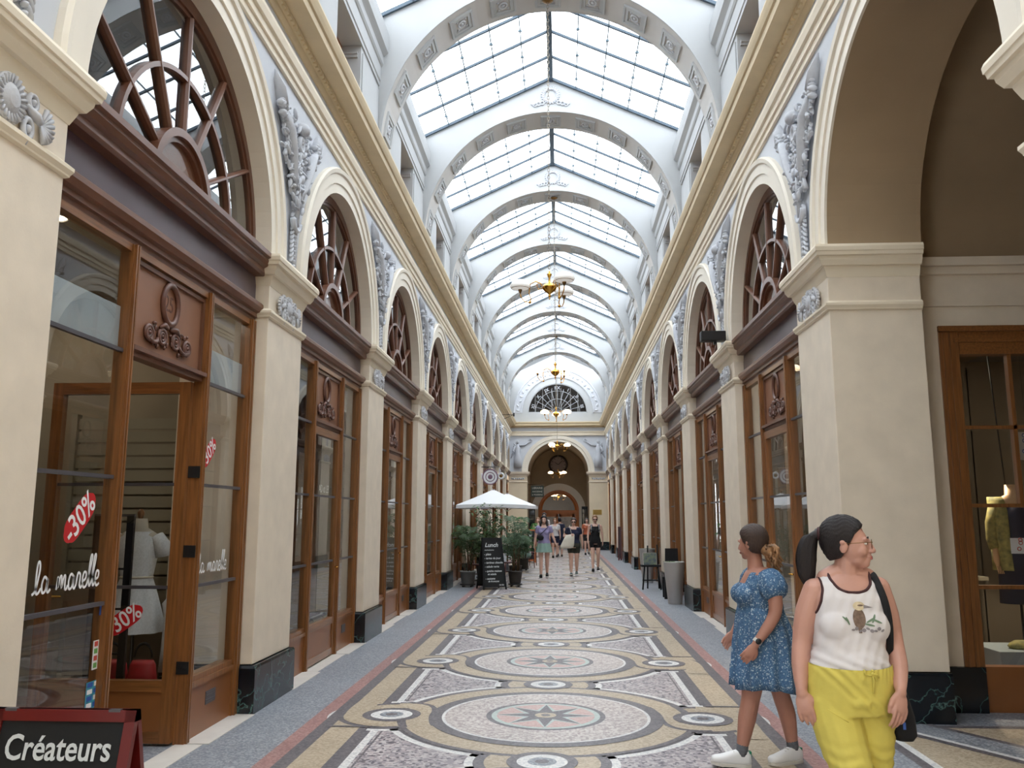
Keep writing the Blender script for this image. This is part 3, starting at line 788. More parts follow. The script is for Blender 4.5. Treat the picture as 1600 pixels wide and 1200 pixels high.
# ------------------------------------------------------------------ carved trophies between the arches
def make_relief():
    t = MB(); m = t; m.use('relief_white'); rng = random.Random(11)
    def leaf(y, z, l, w, a, x=.02):
        R_ = Matrix.Rotation(a, 3, 'X')
        m.ball((x, y, z), (.014, w, l), 7, 5, R_)
    # point and long horns
    for q, f in ((-1, 1.0), (1, 1.0)):
        m.tube([(.015, q * .70, 5.80), (.03, q * .62, 5.66), (.03, q * .55, 5.52)], [.004, .045, .05], 6, flat=.4)
        m.tube([(.03, q * .50, 5.48), (.045, q * .36, 5.36), (.05, q * .26, 5.16), (.045, q * .17, 4.96), (.03, q * .10, 4.80)], [.034, .042, .036, .026, .015], 8)
        m.torus((.03, q * .50, 5.47), .04, .012, 'x', 14, 6)
        for i in range(46):
            u = rng.random(); leaf(q * (.52 - .42 * u) + rng.uniform(-.05, .05), 5.52 - .68 * u ** .8 + rng.uniform(-.07, .07), rng.uniform(.03, .06), rng.uniform(.010, .018), rng.uniform(0, 3), rng.uniform(.02, .05))
        for i in range(26):
            a = rng.uniform(0, 2 * PI); r = rng.uniform(.0, .10)
            m.ball((.04, q * .55 + r * math.cos(a), 5.52 + r * math.sin(a)), rng.uniform(.018, .034), 6, 5)
        for i in range(16):
            leaf(q * rng.uniform(.18, .5), rng.uniform(5.1, 5.56), rng.uniform(.03, .06), rng.uniform(.012, .022), rng.uniform(0, 3), .03)
    # helmet, ribbon, shield in the middle
    m.ball((.05, 0, 5.52), (.05, .09, .07), 12, 8); m.torus((.05, 0, 5.50), .095, .016, 'x', 18, 6, .45)
    m.torus((.04, 0, 5.36), .06, .022, 'x', 16, 6, 1.2); m.torus((.04, .02, 5.22), .05, .02, 'x', 16, 6, 1.2, .5, 5.2)
    m.torus((.04, -.02, 5.10), .045, .018, 'x', 16, 6, 1.1, 2, 7)
    m.ball((.03, .09, 5.04), (.03, .10, .06), 10, 6, Matrix.Rotation(.7, 3, 'X')); m.ball((.03, -.1, 5.0), (.03, .08, .05), 10, 6, Matrix.Rotation(-.7, 3, 'X'))
    m.tube([(.03, -.2, 5.08), (.04, .2, 5.10)], .022, 6)
    for i in range(110):
        z = rng.uniform(4.66, 5.62); w = .09 + (z - 4.66) * .42
        leaf(rng.uniform(-w, w), z, rng.uniform(.035, .08), rng.uniform(.012, .026), rng.uniform(0, 3), rng.uniform(.015, .055))
    for i in range(60):
        z = rng.uniform(4.7, 5.6); w = .06 + (z - 4.8) * .28
        m.ball((.035, rng.uniform(-w, w), z), rng.uniform(.012, .026), 6, 5)
    # staff with anchor and leaf string running down the neck
    m.tube([(.035, .0, 5.05), (.04, 0, 4.8), (.035, 0, 4.5)], .018, 6)
    m.torus((.035, 0, 4.56), .10, .02, 'x', 16, 6, 1, PI, 2 * PI); m.tube([(.03, .1, 4.95), (.03, .16, 4.80), (.03, .18, 4.72)], [.012, .012, .02], 5)
    for i in range(22):
        z = 4.62 - i * .023; q = 1 if i % 2 else -1
        leaf(q * .045, z, .05, .018, q * .7, .022)
    for i in range(9): m.ball((.025, 0, 4.5 - i * .05), .017, 6, 5)
    return m.build('spandrel_relief')
rel = make_relief(); first = True
for s in (-1, 1):
    for nn in range(-1, 9):
        o = rel if first else copy_tree(rel); first = False
        o.location = (s * W, pc(nn), 0); o.rotation_euler = (0, 0, 0 if s < 0 else PI); o.scale = (1.6, 1, 1)
        side = 'left' if s < 0 else 'right'
        lab = 'carved plaster trophy relief on the %s wall above the %s' % (side, ('pillar cropped by the picture edge' if nn == -1 else '%s complete pillar' % ORD[nn]))
        tag(o, lab, 'relief', 'carved trophies between the arches')

# ------------------------------------------------------------------ fan windows over the shops
def make_fan():
    t = empty('fan_window')
    n = 40; z0 = IMP + .0
    def arc(m, r0, r1, x0, x1, a0=0, a1=PI, zc=z0, k=n):
        m.loops([[(x, r * -math.cos(a), zc + r * math.sin(a)) for r, x in ((r0, x0), (r0, x1), (r1, x1), (r1, x0))] for a in [a0 + (a1 - a0) * i / k for i in range(k + 1)]])
    m = MB(); m.use('wood_red')
    arc(m, 1.43, 1.54, -.20, -.13); arc(m, 1.40, 1.44, -.19, -.15)
    m.box(-.20, -.13, -1.5, 1.5, z0, z0 + .05)
    m.build('arched_frame', parent=t)
    m = MB(); m.use('wood_red'); arc(m, .87, .905, -.18, -.125); m.build('ring_bar', parent=t)
    for deg in (30, 62, 90, 118, 150):
        a = math.radians(deg); d = Vector((0, -math.cos(a), math.sin(a))); nn_ = Vector((0, math.sin(a), math.cos(a))) * .020
        m = MB(); m.use('wood_red')
        L = []
        for r in (.42, 1.40):
            c = Vector((0, 0, z0)) + d * r
            L.append([c + nn_ + Vector((-.18, 0, 0)), c + nn_ + Vector((-.14, 0, 0)), c + nn_ * .4 + Vector((-.12, 0, 0)), c - nn_ * .4 + Vector((-.12, 0, 0)), c - nn_ + Vector((-.14, 0, 0)), c - nn_ + Vector((-.18, 0, 0))])
        m.loops(L); m.build('radial_bar', parent=t)
    m = MB(); m.use('wood_red'); arc(m, .40, .46, -.18, -.10, k=28); arc(m, .36, .41, -.18, -.13, k=28)
    m.use('wood_panel').add([(-.165, 0, z0)] + [(-.165, -.40 * math.cos(PI * i / 28), z0 + .40 * math.sin(PI * i / 28)) for i in range(29)], [(0, i + 1, i + 2) for i in range(28)])
    m.build('half_round_panel', parent=t)
    m = MB(); m.use('fan_glass').add([(-.165, 0, z0)] + [(-.165, -1.5 * math.cos(PI * i / n), z0 + 1.5 * math.sin(PI * i / n)) for i in range(n + 1)], [(0, i + 1, i + 2) for i in range(n)])
    m.build('glass', parent=t, recalc=False)
    return t
fan = make_fan(); first = True
BAYNAME = {}
for s in (-1, 1):
    for k in range(-1, 9):
        side = 'left' if s < 0 else 'right'
        if s == 1 and k == -1: continue
        o = fan if first else copy_tree(fan); first = False
        o.location = (s * W, bc(k), 0); o.rotation_euler = (0, 0, 0 if s < 0 else PI)
        i = k + 1 if s < 0 else k
        lab = 'semicircular brown fan window on the %s wall, %s from the viewer' % (side, ORD[i])
        tag(o, lab, 'window', 'fan windows over the shops')
        if k == -1: o.scale = (1, 1.03, 1)

# ------------------------------------------------------------------ shopfronts
YW = 1.54                                        # half width of the opening
DP = .55                                         # half width of the door column
def medallion():
    m = MB(); m.use('wood_ornament'); zc = 3.17
    m.torus((.012, 0, zc), .115, .020, 'x', 30, 8, 1.25)
    rng = random.Random(5)
    for q in (-1, 1):
        for j, (y, z, r) in enumerate(((.10, 2.915, .052), (.285, 2.905, .05))):
            m.torus((.014, q * y, z), r, .014, 'x', 18, 6); m.torus((.016, q * y, z), r * .55, .009, 'x', 14, 6); m.ball((.018, q * y, z), .015, 7, 5)
        m.tube([(.012, q * .15, 2.90), (.018, q * .19, 2.86), (.02, q * .24, 2.85), (.018, q * .33, 2.88)], [.01, .016, .016, .008], 6)
        m.tube([(.012, q * .02, 2.99), (.022, q * .09, 3.0), (.02, q * .15, 2.97)], [.016, .022, .01], 6)
        for i in range(12): m.ball((.014, q * rng.uniform(.02, .30), rng.uniform(2.83, 3.0)), (.012, rng.uniform(.008, .02), rng.uniform(.008, .022)), 6, 5)
        m.ball((.012, q * .20, 2.99), (.012, .018, .012), 6, 5); m.ball((.012, q * .16, 2.83), (.012, .01, .018), 6, 5)
    return m
def make_front(open_door=False):
    t = empty('shopfront')
    m = MB(); m.use('wood_red').loops([[(x, y, z) for x, z in ((-.20, 3.84), (-.05, 3.84), (-.03, 3.86), (-.03, 3.90), (.0, 3.915), (.02, 3.95), (.02, 3.975), (.045, 3.985), (.045, 4.03), (-.02, 4.045), (-.20, 4.045))] for y in (-YW, YW)])
    m.build('upper_beam', parent=t)
    m = MB(); m.use('purple_fascia').box(-.20, -.13, -YW, YW, 3.57, 3.85); m.build('fascia_board', parent=t)
    m = MB(); m.use('wood_red').loops([[(x, y, z) for x, z in ((-.22, 3.40), (-.13, 3.40), (-.125, 3.45), (-.10, 3.455), (-.10, 3.49), (-.07, 3.50), (-.05, 3.54), (-.05, 3.57), (-.06, 3.585), (-.22, 3.585))] for y in (-YW, YW)])
    m.build('lower_cornice', parent=t)
    # frame of posts
    m = MB(); m.use('wood')
    def post(y0, y1, z0, z1, x0=-.20, x1=-.115):
        m.box(x0, x1, y0, y1, z0, z1); w = (y1 - y0)
        m.box(x1, x1 + .018, y0 + w * .18, y0 + w * .40, z0, z1); m.box(x1, x1 + .018, y0 + w * .60, y0 + w * .82, z0, z1)
    post(-YW, -YW + .115, 0, 3.42); post(YW - .115, YW, 0, 3.42); post(-DP - .07, -DP, 0, 3.42); post(DP, DP + .07, 0, 3.42)
    m.use('wood_h').box(-.20, -.125, -YW + .116, YW - .116, 3.37, 3.42)
    m.build('frame', parent=t)
    # door column: number panel over the door
    m = MB(); m.use('wood_panel').box(-.20, -.165, -DP, DP, 2.74, 3.36)
    m.use('wood_red'); m.box(-.22, -.135, -DP, DP, 2.70, 2.735); m.box(-.22, -.10, -DP, DP, 2.735, 2.765)
    for y0, y1, z0, z1 in ((-DP, -DP + .03, 2.76, 3.36), (DP - .03, DP, 2.76, 3.36), (-DP, DP, 3.33, 3.36)): m.box(-.20, -.145, y0, y1, z0, z1)
    pn = m.build('number_panel', parent=t)
    md = medallion().build('medallion', parent=pn, loc=(-.165, 0, 0))
    for q in (-1, 1):
        y0, y1 = sorted((q * (DP + .07), q * (YW - .115)))
        m = MB(); m.use('wood_panel_low').box(-.235, -.135, y0, y1, 0.0, .40); m.use('wood').box(-.235, -.115, y0, y1, .38, .42); m.box(-.235, -.13, y0, y1, .42, .46)
        b_ = m.build('base_panel', parent=t)
        m = MB(); m.use('grey_metal').box(-.136, -.130, (y0 + y1) / 2 - .09, (y0 + y1) / 2 + .09, .20, .30)
        for j in range(5): m.box(-.13, -.127, (y0 + y1) / 2 - .085, (y0 + y1) / 2 + .085, .21 + j * .018, .216 + j * .018)
        m.build('air_vent', parent=b_)
        m = MB(); m.use('window_glass').add([(-.155, y0, .44), (-.155, y1, .44), (-.155, y1, 3.40), (-.155, y0, 3.40)], [(0, 1, 2, 3)])
        m.build('side_pane', parent=t, recalc=False)
        for z in (1.13, 1.90, 2.71):
            m = MB(); m.use('grey_metal').box(-.165, -.135, y0, y1, z - .012, z + .012); m.build('glazing_bar', parent=t)
    # door leaf
    d = MB(); d.use('wood')
    w_ = 2 * DP
    def leaf(d):
        st = .085
        d.use('wood').box(-.03, .03, 0, st, .02, 2.69); d.box(-.03, .03, w_ - st, w_, .02, 2.69)
        d.use('wood_h').box(-.03, .03, st, w_ - st, 2.60, 2.69); d.box(-.03, .03, st, w_ - st, .02, .10); d.box(-.03, .03, st, w_ - st, .38, .46); d.use('wood_panel_low').box(-.018, .018, st, w_ - st, .10, .38)
    leaf(d); dl = d.build('door', parent=t, loc=(-.155, -DP, 0))
    g = MB(); g.use('window_glass').add([(0, .08, .44), (0, w_ - .08, .44), (0, w_ - .08, 2.62), (0, .08, 2.62)], [(0, 1, 2, 3)]); g.build('door_glass', parent=dl, recalc=False)
    for z in (1.13, 1.90):
        g = MB(); g.use('grey_metal').box(-.014, .014, .08, w_ - .08, z - .012, z + .012); g.build('glazing_bar', parent=dl)
    g = MB(); g.use('brass').tube([(.03, w_ - .045, 1.05), (.07, w_ - .045, 1.05), (.07, w_ - .13, 1.05)], .009, 6); g.build('handle', parent=dl)
    return t
front = make_front()
fronts = {}
first = True
NAMES = {(-1, -1): 'brown wooden shopfront 25 with an open door, sale stickers and white script on its glass'}
for s in (-1, 1):
    for k in range(-1, 9):
        if s == 1 and k == -1: continue
        o = front if first else copy_tree(front); first = False
        o.location = (s * W, bc(k), 0); o.rotation_euler = (0, 0, 0 if s < 0 else PI)
        side = 'left' if s < 0 else 'right'
        i = k + 1 if s < 0 else k
        lab = NAMES.get((s, k), 'brown wooden shopfront with purple fascia on the %s wall, %s from the viewer' % (side, ORD[i]))
        tag(o, lab, 'shopfront', 'shopfronts of the arcade'); fronts[(s, k)] = o
        if k == -1: o.scale = (1, 1.03, 1)
def child(o, name):
    return [c for c in bpy.data.objects if c.parent == o and c.name.split('.')[0] == name]
# shop 25: door swung into the shop, hinged on its far post
f25 = fronts[(-1, -1)]
d25 = child(f25, 'door')[0]; d25.location = (-.20, DP - .02, 0); d25.rotation_euler = (0, 0, PI / 2 + .0)
t_ = text('number', '25', .165, 'wood_ornament', child(f25, 'number_panel')[0], (-.163, 0, 3.17), (PI / 2, 0, PI / 2), ext=.001, sx=.8)
m = MB(); m.use('black_metal').box(-.25, -.245, DP - .012, DP + .0, .02, 2.69)
for z in (.5, 1.35, 1.95): m.box(-.20, -.108, DP - .012, DP - .002, z, z + .09)
m.build('hinges', parent=f25)
# right side: open white edged door in the fourth shop
d = child(fronts[(1, 2)], 'door')[0]; d.rotation_euler = (0, 0, PI / 2 + .5); d.location = (-.20, DP, 0)
m = MB(); m.use('white_plaster').box(-.5, -.44, -DP, -DP + .25, 0, 2.69); m.build('door_return', parent=fronts[(1, 2)])
# clerestory timber casements
cs = empty('casement_window'); m = MB(); m.use('portal_wood')
for a, b, c, d_ in ((-.6, -.5, 6.62, 8.04), (.5, .6, 6.62, 8.04), (-.6, .6, 6.62, 6.72), (-.6, .6, 7.94, 8.04), (-.03, .03, 6.62, 8.04)): m.box(-.34, -.27, a, b, c, d_)
m.build('casement', parent=cs)
m = MB(); m.use('window_glass').add([(-.3, -.55, 6.65), (-.3, .55, 6.65), (-.3, .55, 8.0), (-.3, -.55, 8.0)], [(0, 1, 2, 3)]); m.build('glass', parent=cs, recalc=False)
first = True
for s in (-1, 1):
    for k in range(-1, 9):
        o = cs if first else copy_tree(cs); first = False
        o.location = (s * CX, min(bc(k), YF - .9), 0); o.rotation_euler = (0, 0, 0 if s < 0 else PI)
        tag(o, 'timber casement deep in an opening above the cornice, %s side, %s from the viewer' % ('left' if s < 0 else 'right', ORD[k + 1]), 'window', 'clerestory casements')
m = MB(); m.use('interior_grey')
for s in (-1, 1): m.box(s * 2.96, s * 3.4, YB, YF, 6.5, 8.1) if False else m.box(s * 3.3, s * 3.4, YB, YF, 6.5, 8.3)
struct(m.build('wall_clerestory_back'))
# ------------------------------------------------------------------ chandeliers
def make_chandelier(top, lit):
    """origin at the centre of the brass bowl; chain runs up to height top"""
    t = empty('chandelier')
    m = MB(); m.use('brass').lathe([(-.20, .004), (-.19, .012), (-.175, .012), (-.165, .004), (-.15, .02), (-.13, .03), (-.12, .014), (-.10, .03), (-.07, .075), (-.03, .115), (.0, .125), (.015, .128), (.02, .12), (.05, .10), (.08, .04), (.10, .018), (.16, .015), (.19, .03), (.23, .045), (.24, .02), (.28, .012)], n=24)
    m.build('bowl', parent=t)
    m = MB(); m.use('chain_metal'); z = .28; i = 0
    while z < top - .02:
        h = .075
        m.torus((0, 0, z + h / 2), .016, .004, 'x' if i % 2 else 'y', 10, 4, 2.0); z += .058; i += 1
    m.build('chain', parent=t)
    m = MB(); m.use('dark_brass').lathe([(top - .04, .015), (top - .02, .07), (top + .0, .09)], n=16); m.build('ceiling_rose', parent=t)
    for j in range(3):
        a = PI + j * 2 * PI / 3; d = Vector((math.cos(a), math.sin(a), 0))
        P_ = lambda r, z: tuple(d * r + Vector((0, 0, z)))
        m = MB(); m.use('brass').tube([P_(.10, .0), P_(.16, -.02), P_(.19, .05), P_(.14, .08), P_(.11, .05), P_(.13, .01)], .006, 6)
        m.tube([P_(.12, .06), P_(.20, .10), P_(.28, .06), P_(.30, -.08), P_(.27, -.17), P_(.30, -.22), P_(.37, -.20), P_(.42, -.13), P_(.43, -.06)], .008, 6)
        m.ball(P_(.285, -.215), .022, 8, 6)
        arm = m.build('arm', parent=t)
        T = Matrix.Translation(Vector(P_(.43, 0)))
        m = MB(T); m.use('dark_brass').lathe([(-.08, .008), (-.06, .02), (-.03, .03), (-.02, .03)], n=12); m.build('lamp_cup', parent=arm)
        m = MB(T); m.use('lamp_lit' if lit else 'lamp_white').lathe([(-.02, .03), (-.015, .07), (-.005, .125), (.01, .145), (.04, .15), (.08, .13), (.11, .09), (.125, .05), (.13, .0)], n=20); m.build('lamp_shade', parent=arm)
        m = MB(T); m.use('dark_brass').torus((0, 0, -.002), .128, .005, 'z', 20, 5); m.build('shade_rim', parent=arm)
    return t
specs = [(0, 12.03 - .05, 4.98, 9.58, False, 0, 'large brass chandelier with three white shades, nearest and highest in the picture'),
         (0.03, 20.18, 5.14, 9.58, True, 0, 'brass chandelier with three white shades, second from the viewer'),
         (0, 28.38, 5.12, 9.58, True, .5, 'small looking brass chandelier in front of the far gable, third from the viewer'),
         (0, 36.58, 4.72, 9.58, True, 1.0, 'distant brass chandelier hanging before the top of the far arch'),
         (0, 46.7, 4.05, 5.45, True, .3, 'warm lit chandelier inside the dark far arch below the clock'),
         (0, 52.0, 2.95, 3.9, True, .7, 'warm lit chandelier seen through the arched doorway at the far end')]
for x, y, z, zt, lit, rz, lab in specs:
    o = make_chandelier(zt - z, lit); child(o, 'bowl')[0].scale = (.85, .85, .9); o.location = (x, y, z); o.rotation_euler = (0, 0, rz)
    tag(o, lab, 'chandelier', 'hanging chandeliers')

# ------------------------------------------------------------------ half round window with numerals at the far gable
t = empty('gable_window', (0, YF, 7.15)); n = 40
m = MB(); m.use('white_plaster')
m.loops([[(-r * math.cos(PI * i / n), y, r * math.sin(PI * i / n)) for r, y in ((1.53, .02), (1.53, .12), (1.59, .12), (1.59, .02))] for i in range(n + 1)])
m.box(-1.57, 1.57, .02, .12, -.02, .05); m.build('frame', parent=t)
for i in range(1, 12):
    a = PI * i / 12; m = MB(); m.use('relief_grey').tube([(-.12 * math.cos(a), .07, .12 * math.sin(a)), (-1.3 * math.cos(a), .07, 1.3 * math.sin(a))], .008, 5); m.build('radial_bar', parent=t)
for r in (.12, .28, .75, 1.18):
    m = MB(); m.use('relief_grey').torus((0, .07, 0), r, .009, 'y', 30, 5, 1, 0, PI); m.build('ring_bar', parent=t)
m = MB(); m.use('dark_glass').add([(0, .08, 0)] + [(-1.57 * math.cos(PI * i / n), .08, 1.57 * math.sin(PI * i / n)) for i in range(n + 1)], [(0, i + 1, i + 2) for i in range(n)]); m.build('glass', parent=t, recalc=False)
for i, s_ in enumerate(['IX', 'X', 'XI', 'XII', 'I', 'II', 'III']):
    a = PI - PI * (i + .6) / 7.2
    text('numeral', s_, .26, 'relief_white', t, (1.33 * math.cos(a), .05, 1.33 * math.sin(a)), (PI / 2, 0, 0), sx=-1).rotation_euler = (PI / 2, a - PI / 2 if False else PI / 2 - a, 0)
tag(t, 'half round window with radial bars and numerals high in the far gable', 'window')
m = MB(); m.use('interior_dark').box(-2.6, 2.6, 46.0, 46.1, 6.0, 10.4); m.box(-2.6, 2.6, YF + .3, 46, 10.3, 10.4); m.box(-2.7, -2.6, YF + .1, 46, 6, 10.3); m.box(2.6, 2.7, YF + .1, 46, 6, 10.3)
for x in (-1.2, -.8, -.3, .2, .7, 1.1): m.use('relief_grey').box(x - .03, x + .03, 45.2, 45.25, 7.0, 8.6)
struct(m.build('wall_behind_gable'))
# figures in the far spandrels
def figure(side):
    m = MB(); m.use('relief_white'); s = side
    X0 = s * 2.12; z0 = 4.25
    m.tube([(X0, -.02, z0), (X0, -.03, z0 + .45), (X0, -.04, z0 + .75), (X0 - s * .02, -.04, z0 + 1.0), (X0, -.04, z0 + 1.22)], [.20, .20, .12, .13, .06], 12, flat=1)
    for j in range(6): m.tube([(X0 - .15 + .06 * j, -.05, z0), (X0 - .08 + .035 * j, -.06, z0 + .7)], [.03, .012], 6)
    m.ball((X0, -.05, z0 + 1.35), (.075, .06, .095), 10, 8)
    m.tube([(X0 - s * .1, -.04, z0 + 1.15), (X0 - s * .38, -.05, z0 + 1.18), (X0 - s * .62, -.05, z0 + 1.36)], [.05, .04, .025], 8)
    m.tube([(X0 + s * .1, -.04, z0 + 1.12), (X0 + s * .25, -.05, z0 + .9), (X0 + s * .12, -.07, z0 + .75)], [.05, .04, .03], 8)
    for j in range(6): m.tube([(X0 + s * .08, -.02, z0 + 1.1), (X0 + s * (.2 + .03 * j), -.02, z0 + 1.3 - .16 * j)], [.05, .02], 6)
    m.torus((X0 - s * .68, -.04, z0 + 1.42), .08, .02, 'y', 14, 6)
    T = m.build('figure_relief'); T.location = (0, YF, 0)
    tag(T, 'carved winged figure relief in the %s corner over the far arch' % ('left' if s < 0 else 'right'), 'relief', 'carved figures over the far arch')
figure(-1); figure(1)

# ------------------------------------------------------------------ doorway at the far end
t = empty('portal_door', (0, 48.95, 0)); r0, r1 = .98, 1.16; zc = 2.05
m = MB(); m.use('portal_wood')
m.loops([[(-r * math.cos(PI * i / n), y, zc + r * math.sin(PI * i / n)) for r, y in ((r0 - .04, .02), (r0 - .04, -.06), (r0 + .06, -.12), (r1, -.12), (r1, .02))] for i in range(n + 1)])
for q in (-1, 1): m.box(q * (r0 - .04), q * r1, -.12, .02, 0, zc)
m.build('frame', parent=t)
m = MB(); m.use('portal_wood').box(-r0, r0, -.09, .0, zc - .15, zc + .02); m.box(-r0, r0, -.12, 0, zc - .20, zc - .15)
m.build('transom', parent=t)
for q in (-1, 1):
    x0, x1 = sorted((q * .02, q * .92)); m = MB(); m.use('portal_wood')
    m.box(x0, x0 + .14, -.06, 0, 0, zc - .2); m.box(x1 - .14, x1, -.06, 0, 0, zc - .2); m.box(x0, x1, -.06, 0, 0, .75); m.box(x0, x1, -.06, 0, zc - .35, zc - .2)
    m.box(x0 + .2, x1 - .2, -.08, -.06, .15, .6)
    lf = m.build('door_leaf', parent=t)
    g = MB(); g.use('dark_glass').add([(x0 + .13, -.03, .7), (x1 - .13, -.03, .7), (x1 - .13, -.03, zc - .34), (x0 + .13, -.03, zc - .34)], [(0, 1, 2, 3)]); g.build('door_glass', parent=lf, recalc=False)
    g = MB(); g.use('brass').ball((q * .09, -.09, 1.05), .03, 8, 6); g.build('handle', parent=lf)
m = MB(); m.use('dark_glass').add([(0, -.02, zc)] + [(-r0 * math.cos(PI * i / n), -.02, zc + r0 * math.sin(PI * i / n)) for i in range(n + 1)], [(0, i + 1, i + 2) for i in range(n)]); m.build('fanlight_glass', parent=t, recalc=False)
tag(t, 'orange brown arched double door at the far end of the passage', 'door')
# wall clock
t = empty('wall_clock', (0, 48.97, 4.68))
m = MB(); m.use('clock_rim').torus((0, -.03, 0), .50, .06, 'y', 40, 8); m.build('rim', parent=t)
m = MB(); m.use('clock_face'); m.loops([[(.47 * math.cos(2 * PI * i / 40), y, .47 * math.sin(2 * PI * i / 40)) for i in range(40)] for y in (-.02, .0)]); fa = m.build('dial', parent=t)
m = MB(); m.use('clock_rim')
for i in range(12):
    a = 2 * PI * i / 12; m.tube([(.34 * math.cos(a), -.025, .34 * math.sin(a)), (.43 * math.cos(a), -.025, .43 * math.sin(a))], .018, 4)
m.build('hour_marks', parent=fa)
for nm, a, l, w in (('minute_hand', .75, .38, .022), ('hour_hand', 2.5, .24, .03)):
    m = MB(); m.use('clock_rim').tube([(0, -.04, 0), (l * math.cos(a), -.04, l * math.sin(a))], [w, w * .5], 5); m.build(nm, parent=t)
tag(t, 'round dark rimmed clock on the wall above the far door', 'clock')
# room beyond the door
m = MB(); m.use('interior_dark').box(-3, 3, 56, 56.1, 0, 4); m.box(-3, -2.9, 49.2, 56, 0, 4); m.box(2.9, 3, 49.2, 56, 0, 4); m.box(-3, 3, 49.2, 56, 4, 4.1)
struct(m.build('wall_far_room'))

# bookshop sign, plaque
t = empty('shop_sign', (-1.12, 45.6, 3.05))
m = MB(); m.use('sign_green').box(-.34, .34, -.02, .02, -.30, .30); m.build('board', parent=t)
for z, s_, b in ((.17, .16, 'LIBRAIRIE'), (-.02, .13, 'ANCIENNE'), (-.19, .12, '& MODERNE')): text('lettering', b, s_, 'gold_text', t, (0, -.025, z), (PI / 2, 0, 0), sx=.85)
m = MB(); m.use('black_metal').tube([(-.5, 0, .36), (.36, 0, .36)], .012, 6); m.tube([(-.25, 0, .36), (-.25, 0, .29)], .008, 5); m.tube([(.25, 0, .36), (.25, 0, .29)], .008, 5); m.build('bracket', parent=t)
tag(t, 'dark green hanging bookshop sign with pale lettering inside the far arch', 'sign')
t = MB(); t.use('plaque_gold').box(-.23, .23, -.02, 0, -.13, .13)
for i in range(3): t.use('dark_brass').box(-.17, .17, -.023, -.02, .06 - i * .07, .08 - i * .07)
tag(t.build('plaque', loc=(2.02, YF - .05, 1.93), bevel=.004), 'small brass plaque on the pier right of the far arch', 'plaque')
# round hanging rosette sign
t = empty('hanging_sign', (-2.22, 28.3, 3.0))
m = MB(); m.use('canvas')
m.loops([[(.26 * math.cos(2 * PI * i / 24), y, .26 * math.sin(2 * PI * i / 24)) for i in range(24)] for y in (-.02, .02)]); m.use('mauve').torus((0, -.02, 0), .25, .02, 'y', 24, 6); m.torus((0, -.02, 0), .15, .014, 'y', 20, 6); m.ball((0, -.02, 0), (.08, .02, .08), 12, 6)
for q in (-1, 1): m.use('canvas').torus((q * .36, 0, .03), .09, .03, 'y', 14, 6); m.use('dark_brass').ball((q * .36, 0, .03), (.05, .02, .05), 8, 6)
m.build('rosette_disc', parent=t)
m = MB(); m.use('black_metal').tube([(-.3, 0, .33), (.3, 0, .33)], .012, 6); m.tube([(0, 0, .33), (0, 0, .25)], .008, 5); m.build('bracket', parent=t)
tag(t, 'round white and mauve rosette sign hanging over the left parasol', 'sign')
# wall bracket with wires near the left cornice
m = MB(); m.use('black_metal').tube([(-2.5, 38.0, 6.28), (-1.98, 38.0, 6.28)], .012, 5); m.tube([(-2.5, 38.0, 6.05), (-1.98, 38.0, 6.28)], .01, 5); m.box(-2.0, -1.93, 37.95, 38.05, 6.2, 6.36)
tag(m.build('lamp_bracket'), 'thin black metal bracket sticking out below the far left cornice', 'bracket')
# speaker
t = empty('loudspeaker', (2.30, 11.62, 4.06)); t.rotation_euler = (0, 0, 0)
m = MB(); m.use('black_plastic').box(-.20, .14, -.09, .06, -.02 + .03, .15); m.build('cabinet', parent=t, bevel=.01)
m = MB(); m.use('black_metal').box(-.19, .13, -.098, -.09, .02, .14); m.build('grille', parent=t)
m = MB(); m.use('black_metal').box(-.02, .02, -.03, .03, -.03, .02); m.build('mount', parent=t)
tag(t, 'black box loudspeaker standing on a right hand pillar impost', 'speaker')
# ------------------------------------------------------------------ foliage helpers
def blade(m, base, d, l, w, droop=.3):
    """one leaflet: a folded pointed strip"""
    d = Vector(d).normalized(); side = d.cross(Vector((0, 0, 1)))
    if side.length < .1: side = Vector((1, 0, 0))
    side.normalize(); b = Vector(base)
    m.add([b, b + d * l * .4 + side * w + Vector((0, 0, -droop * l * .1)), b + d * l + Vector((0, 0, -droop * l)), b + d * l * .4 - side * w + Vector((0, 0, -droop * l * .1)), b + d * l * .45 + Vector((0, 0, .01))],
          [(0, 1, 4), (1, 2, 4), (2, 3, 4), (3, 0, 4)])
def frond(m, rng, base, az, l, rise, n=16, w=.012, ll=.22, flip=False):
    pts = []
    for i in range(n + 1):
        t = i / n; r = l * t; z = rise * math.sin(min(1, t * 1.25) * PI * .5) * (1 - .35 * t * t)
        pts.append(Vector(base) + Vector((math.cos(az) * r * .8, math.sin(az) * r * .8, z)))
    m.tube(pts, [.006 - .004 * i / n for i in range(n + 1)], 4)
    for i in range(3, n + 1):
        d = (pts[i] - pts[i - 1]).normalized(); s = d.cross(Vector((0, 0, 1))).normalized()
        f = math.sin(PI * (.15 + .8 * i / n))
        for q in (-1, 1): blade(m, pts[i], d * .7 + s * q + Vector((0, 0, -.15)), ll * f * rng.uniform(.8, 1.1), w, .35)
def pot(t, m_, r0, r1, h, z0=0.0):
    m = MB(); m.use(m_).lathe([(z0, r0 * .9), (z0 + .01, r0), (z0 + h - .03, r1), (z0 + h - .03, r1 + .012), (z0 + h, r1 + .012), (z0 + h, r1 - .012), (z0 + h - .04, r1 - .02)], n=28, caps=False)
    m.use('soil').lathe([(z0 + h - .05, r1 - .015), (z0 + h - .04, .0)], n=20, caps=False); m.use(m_).lathe([(z0, 0), (z0 + .001, r0 * .9)], n=20, caps=False)
    m.build('pot', parent=t)
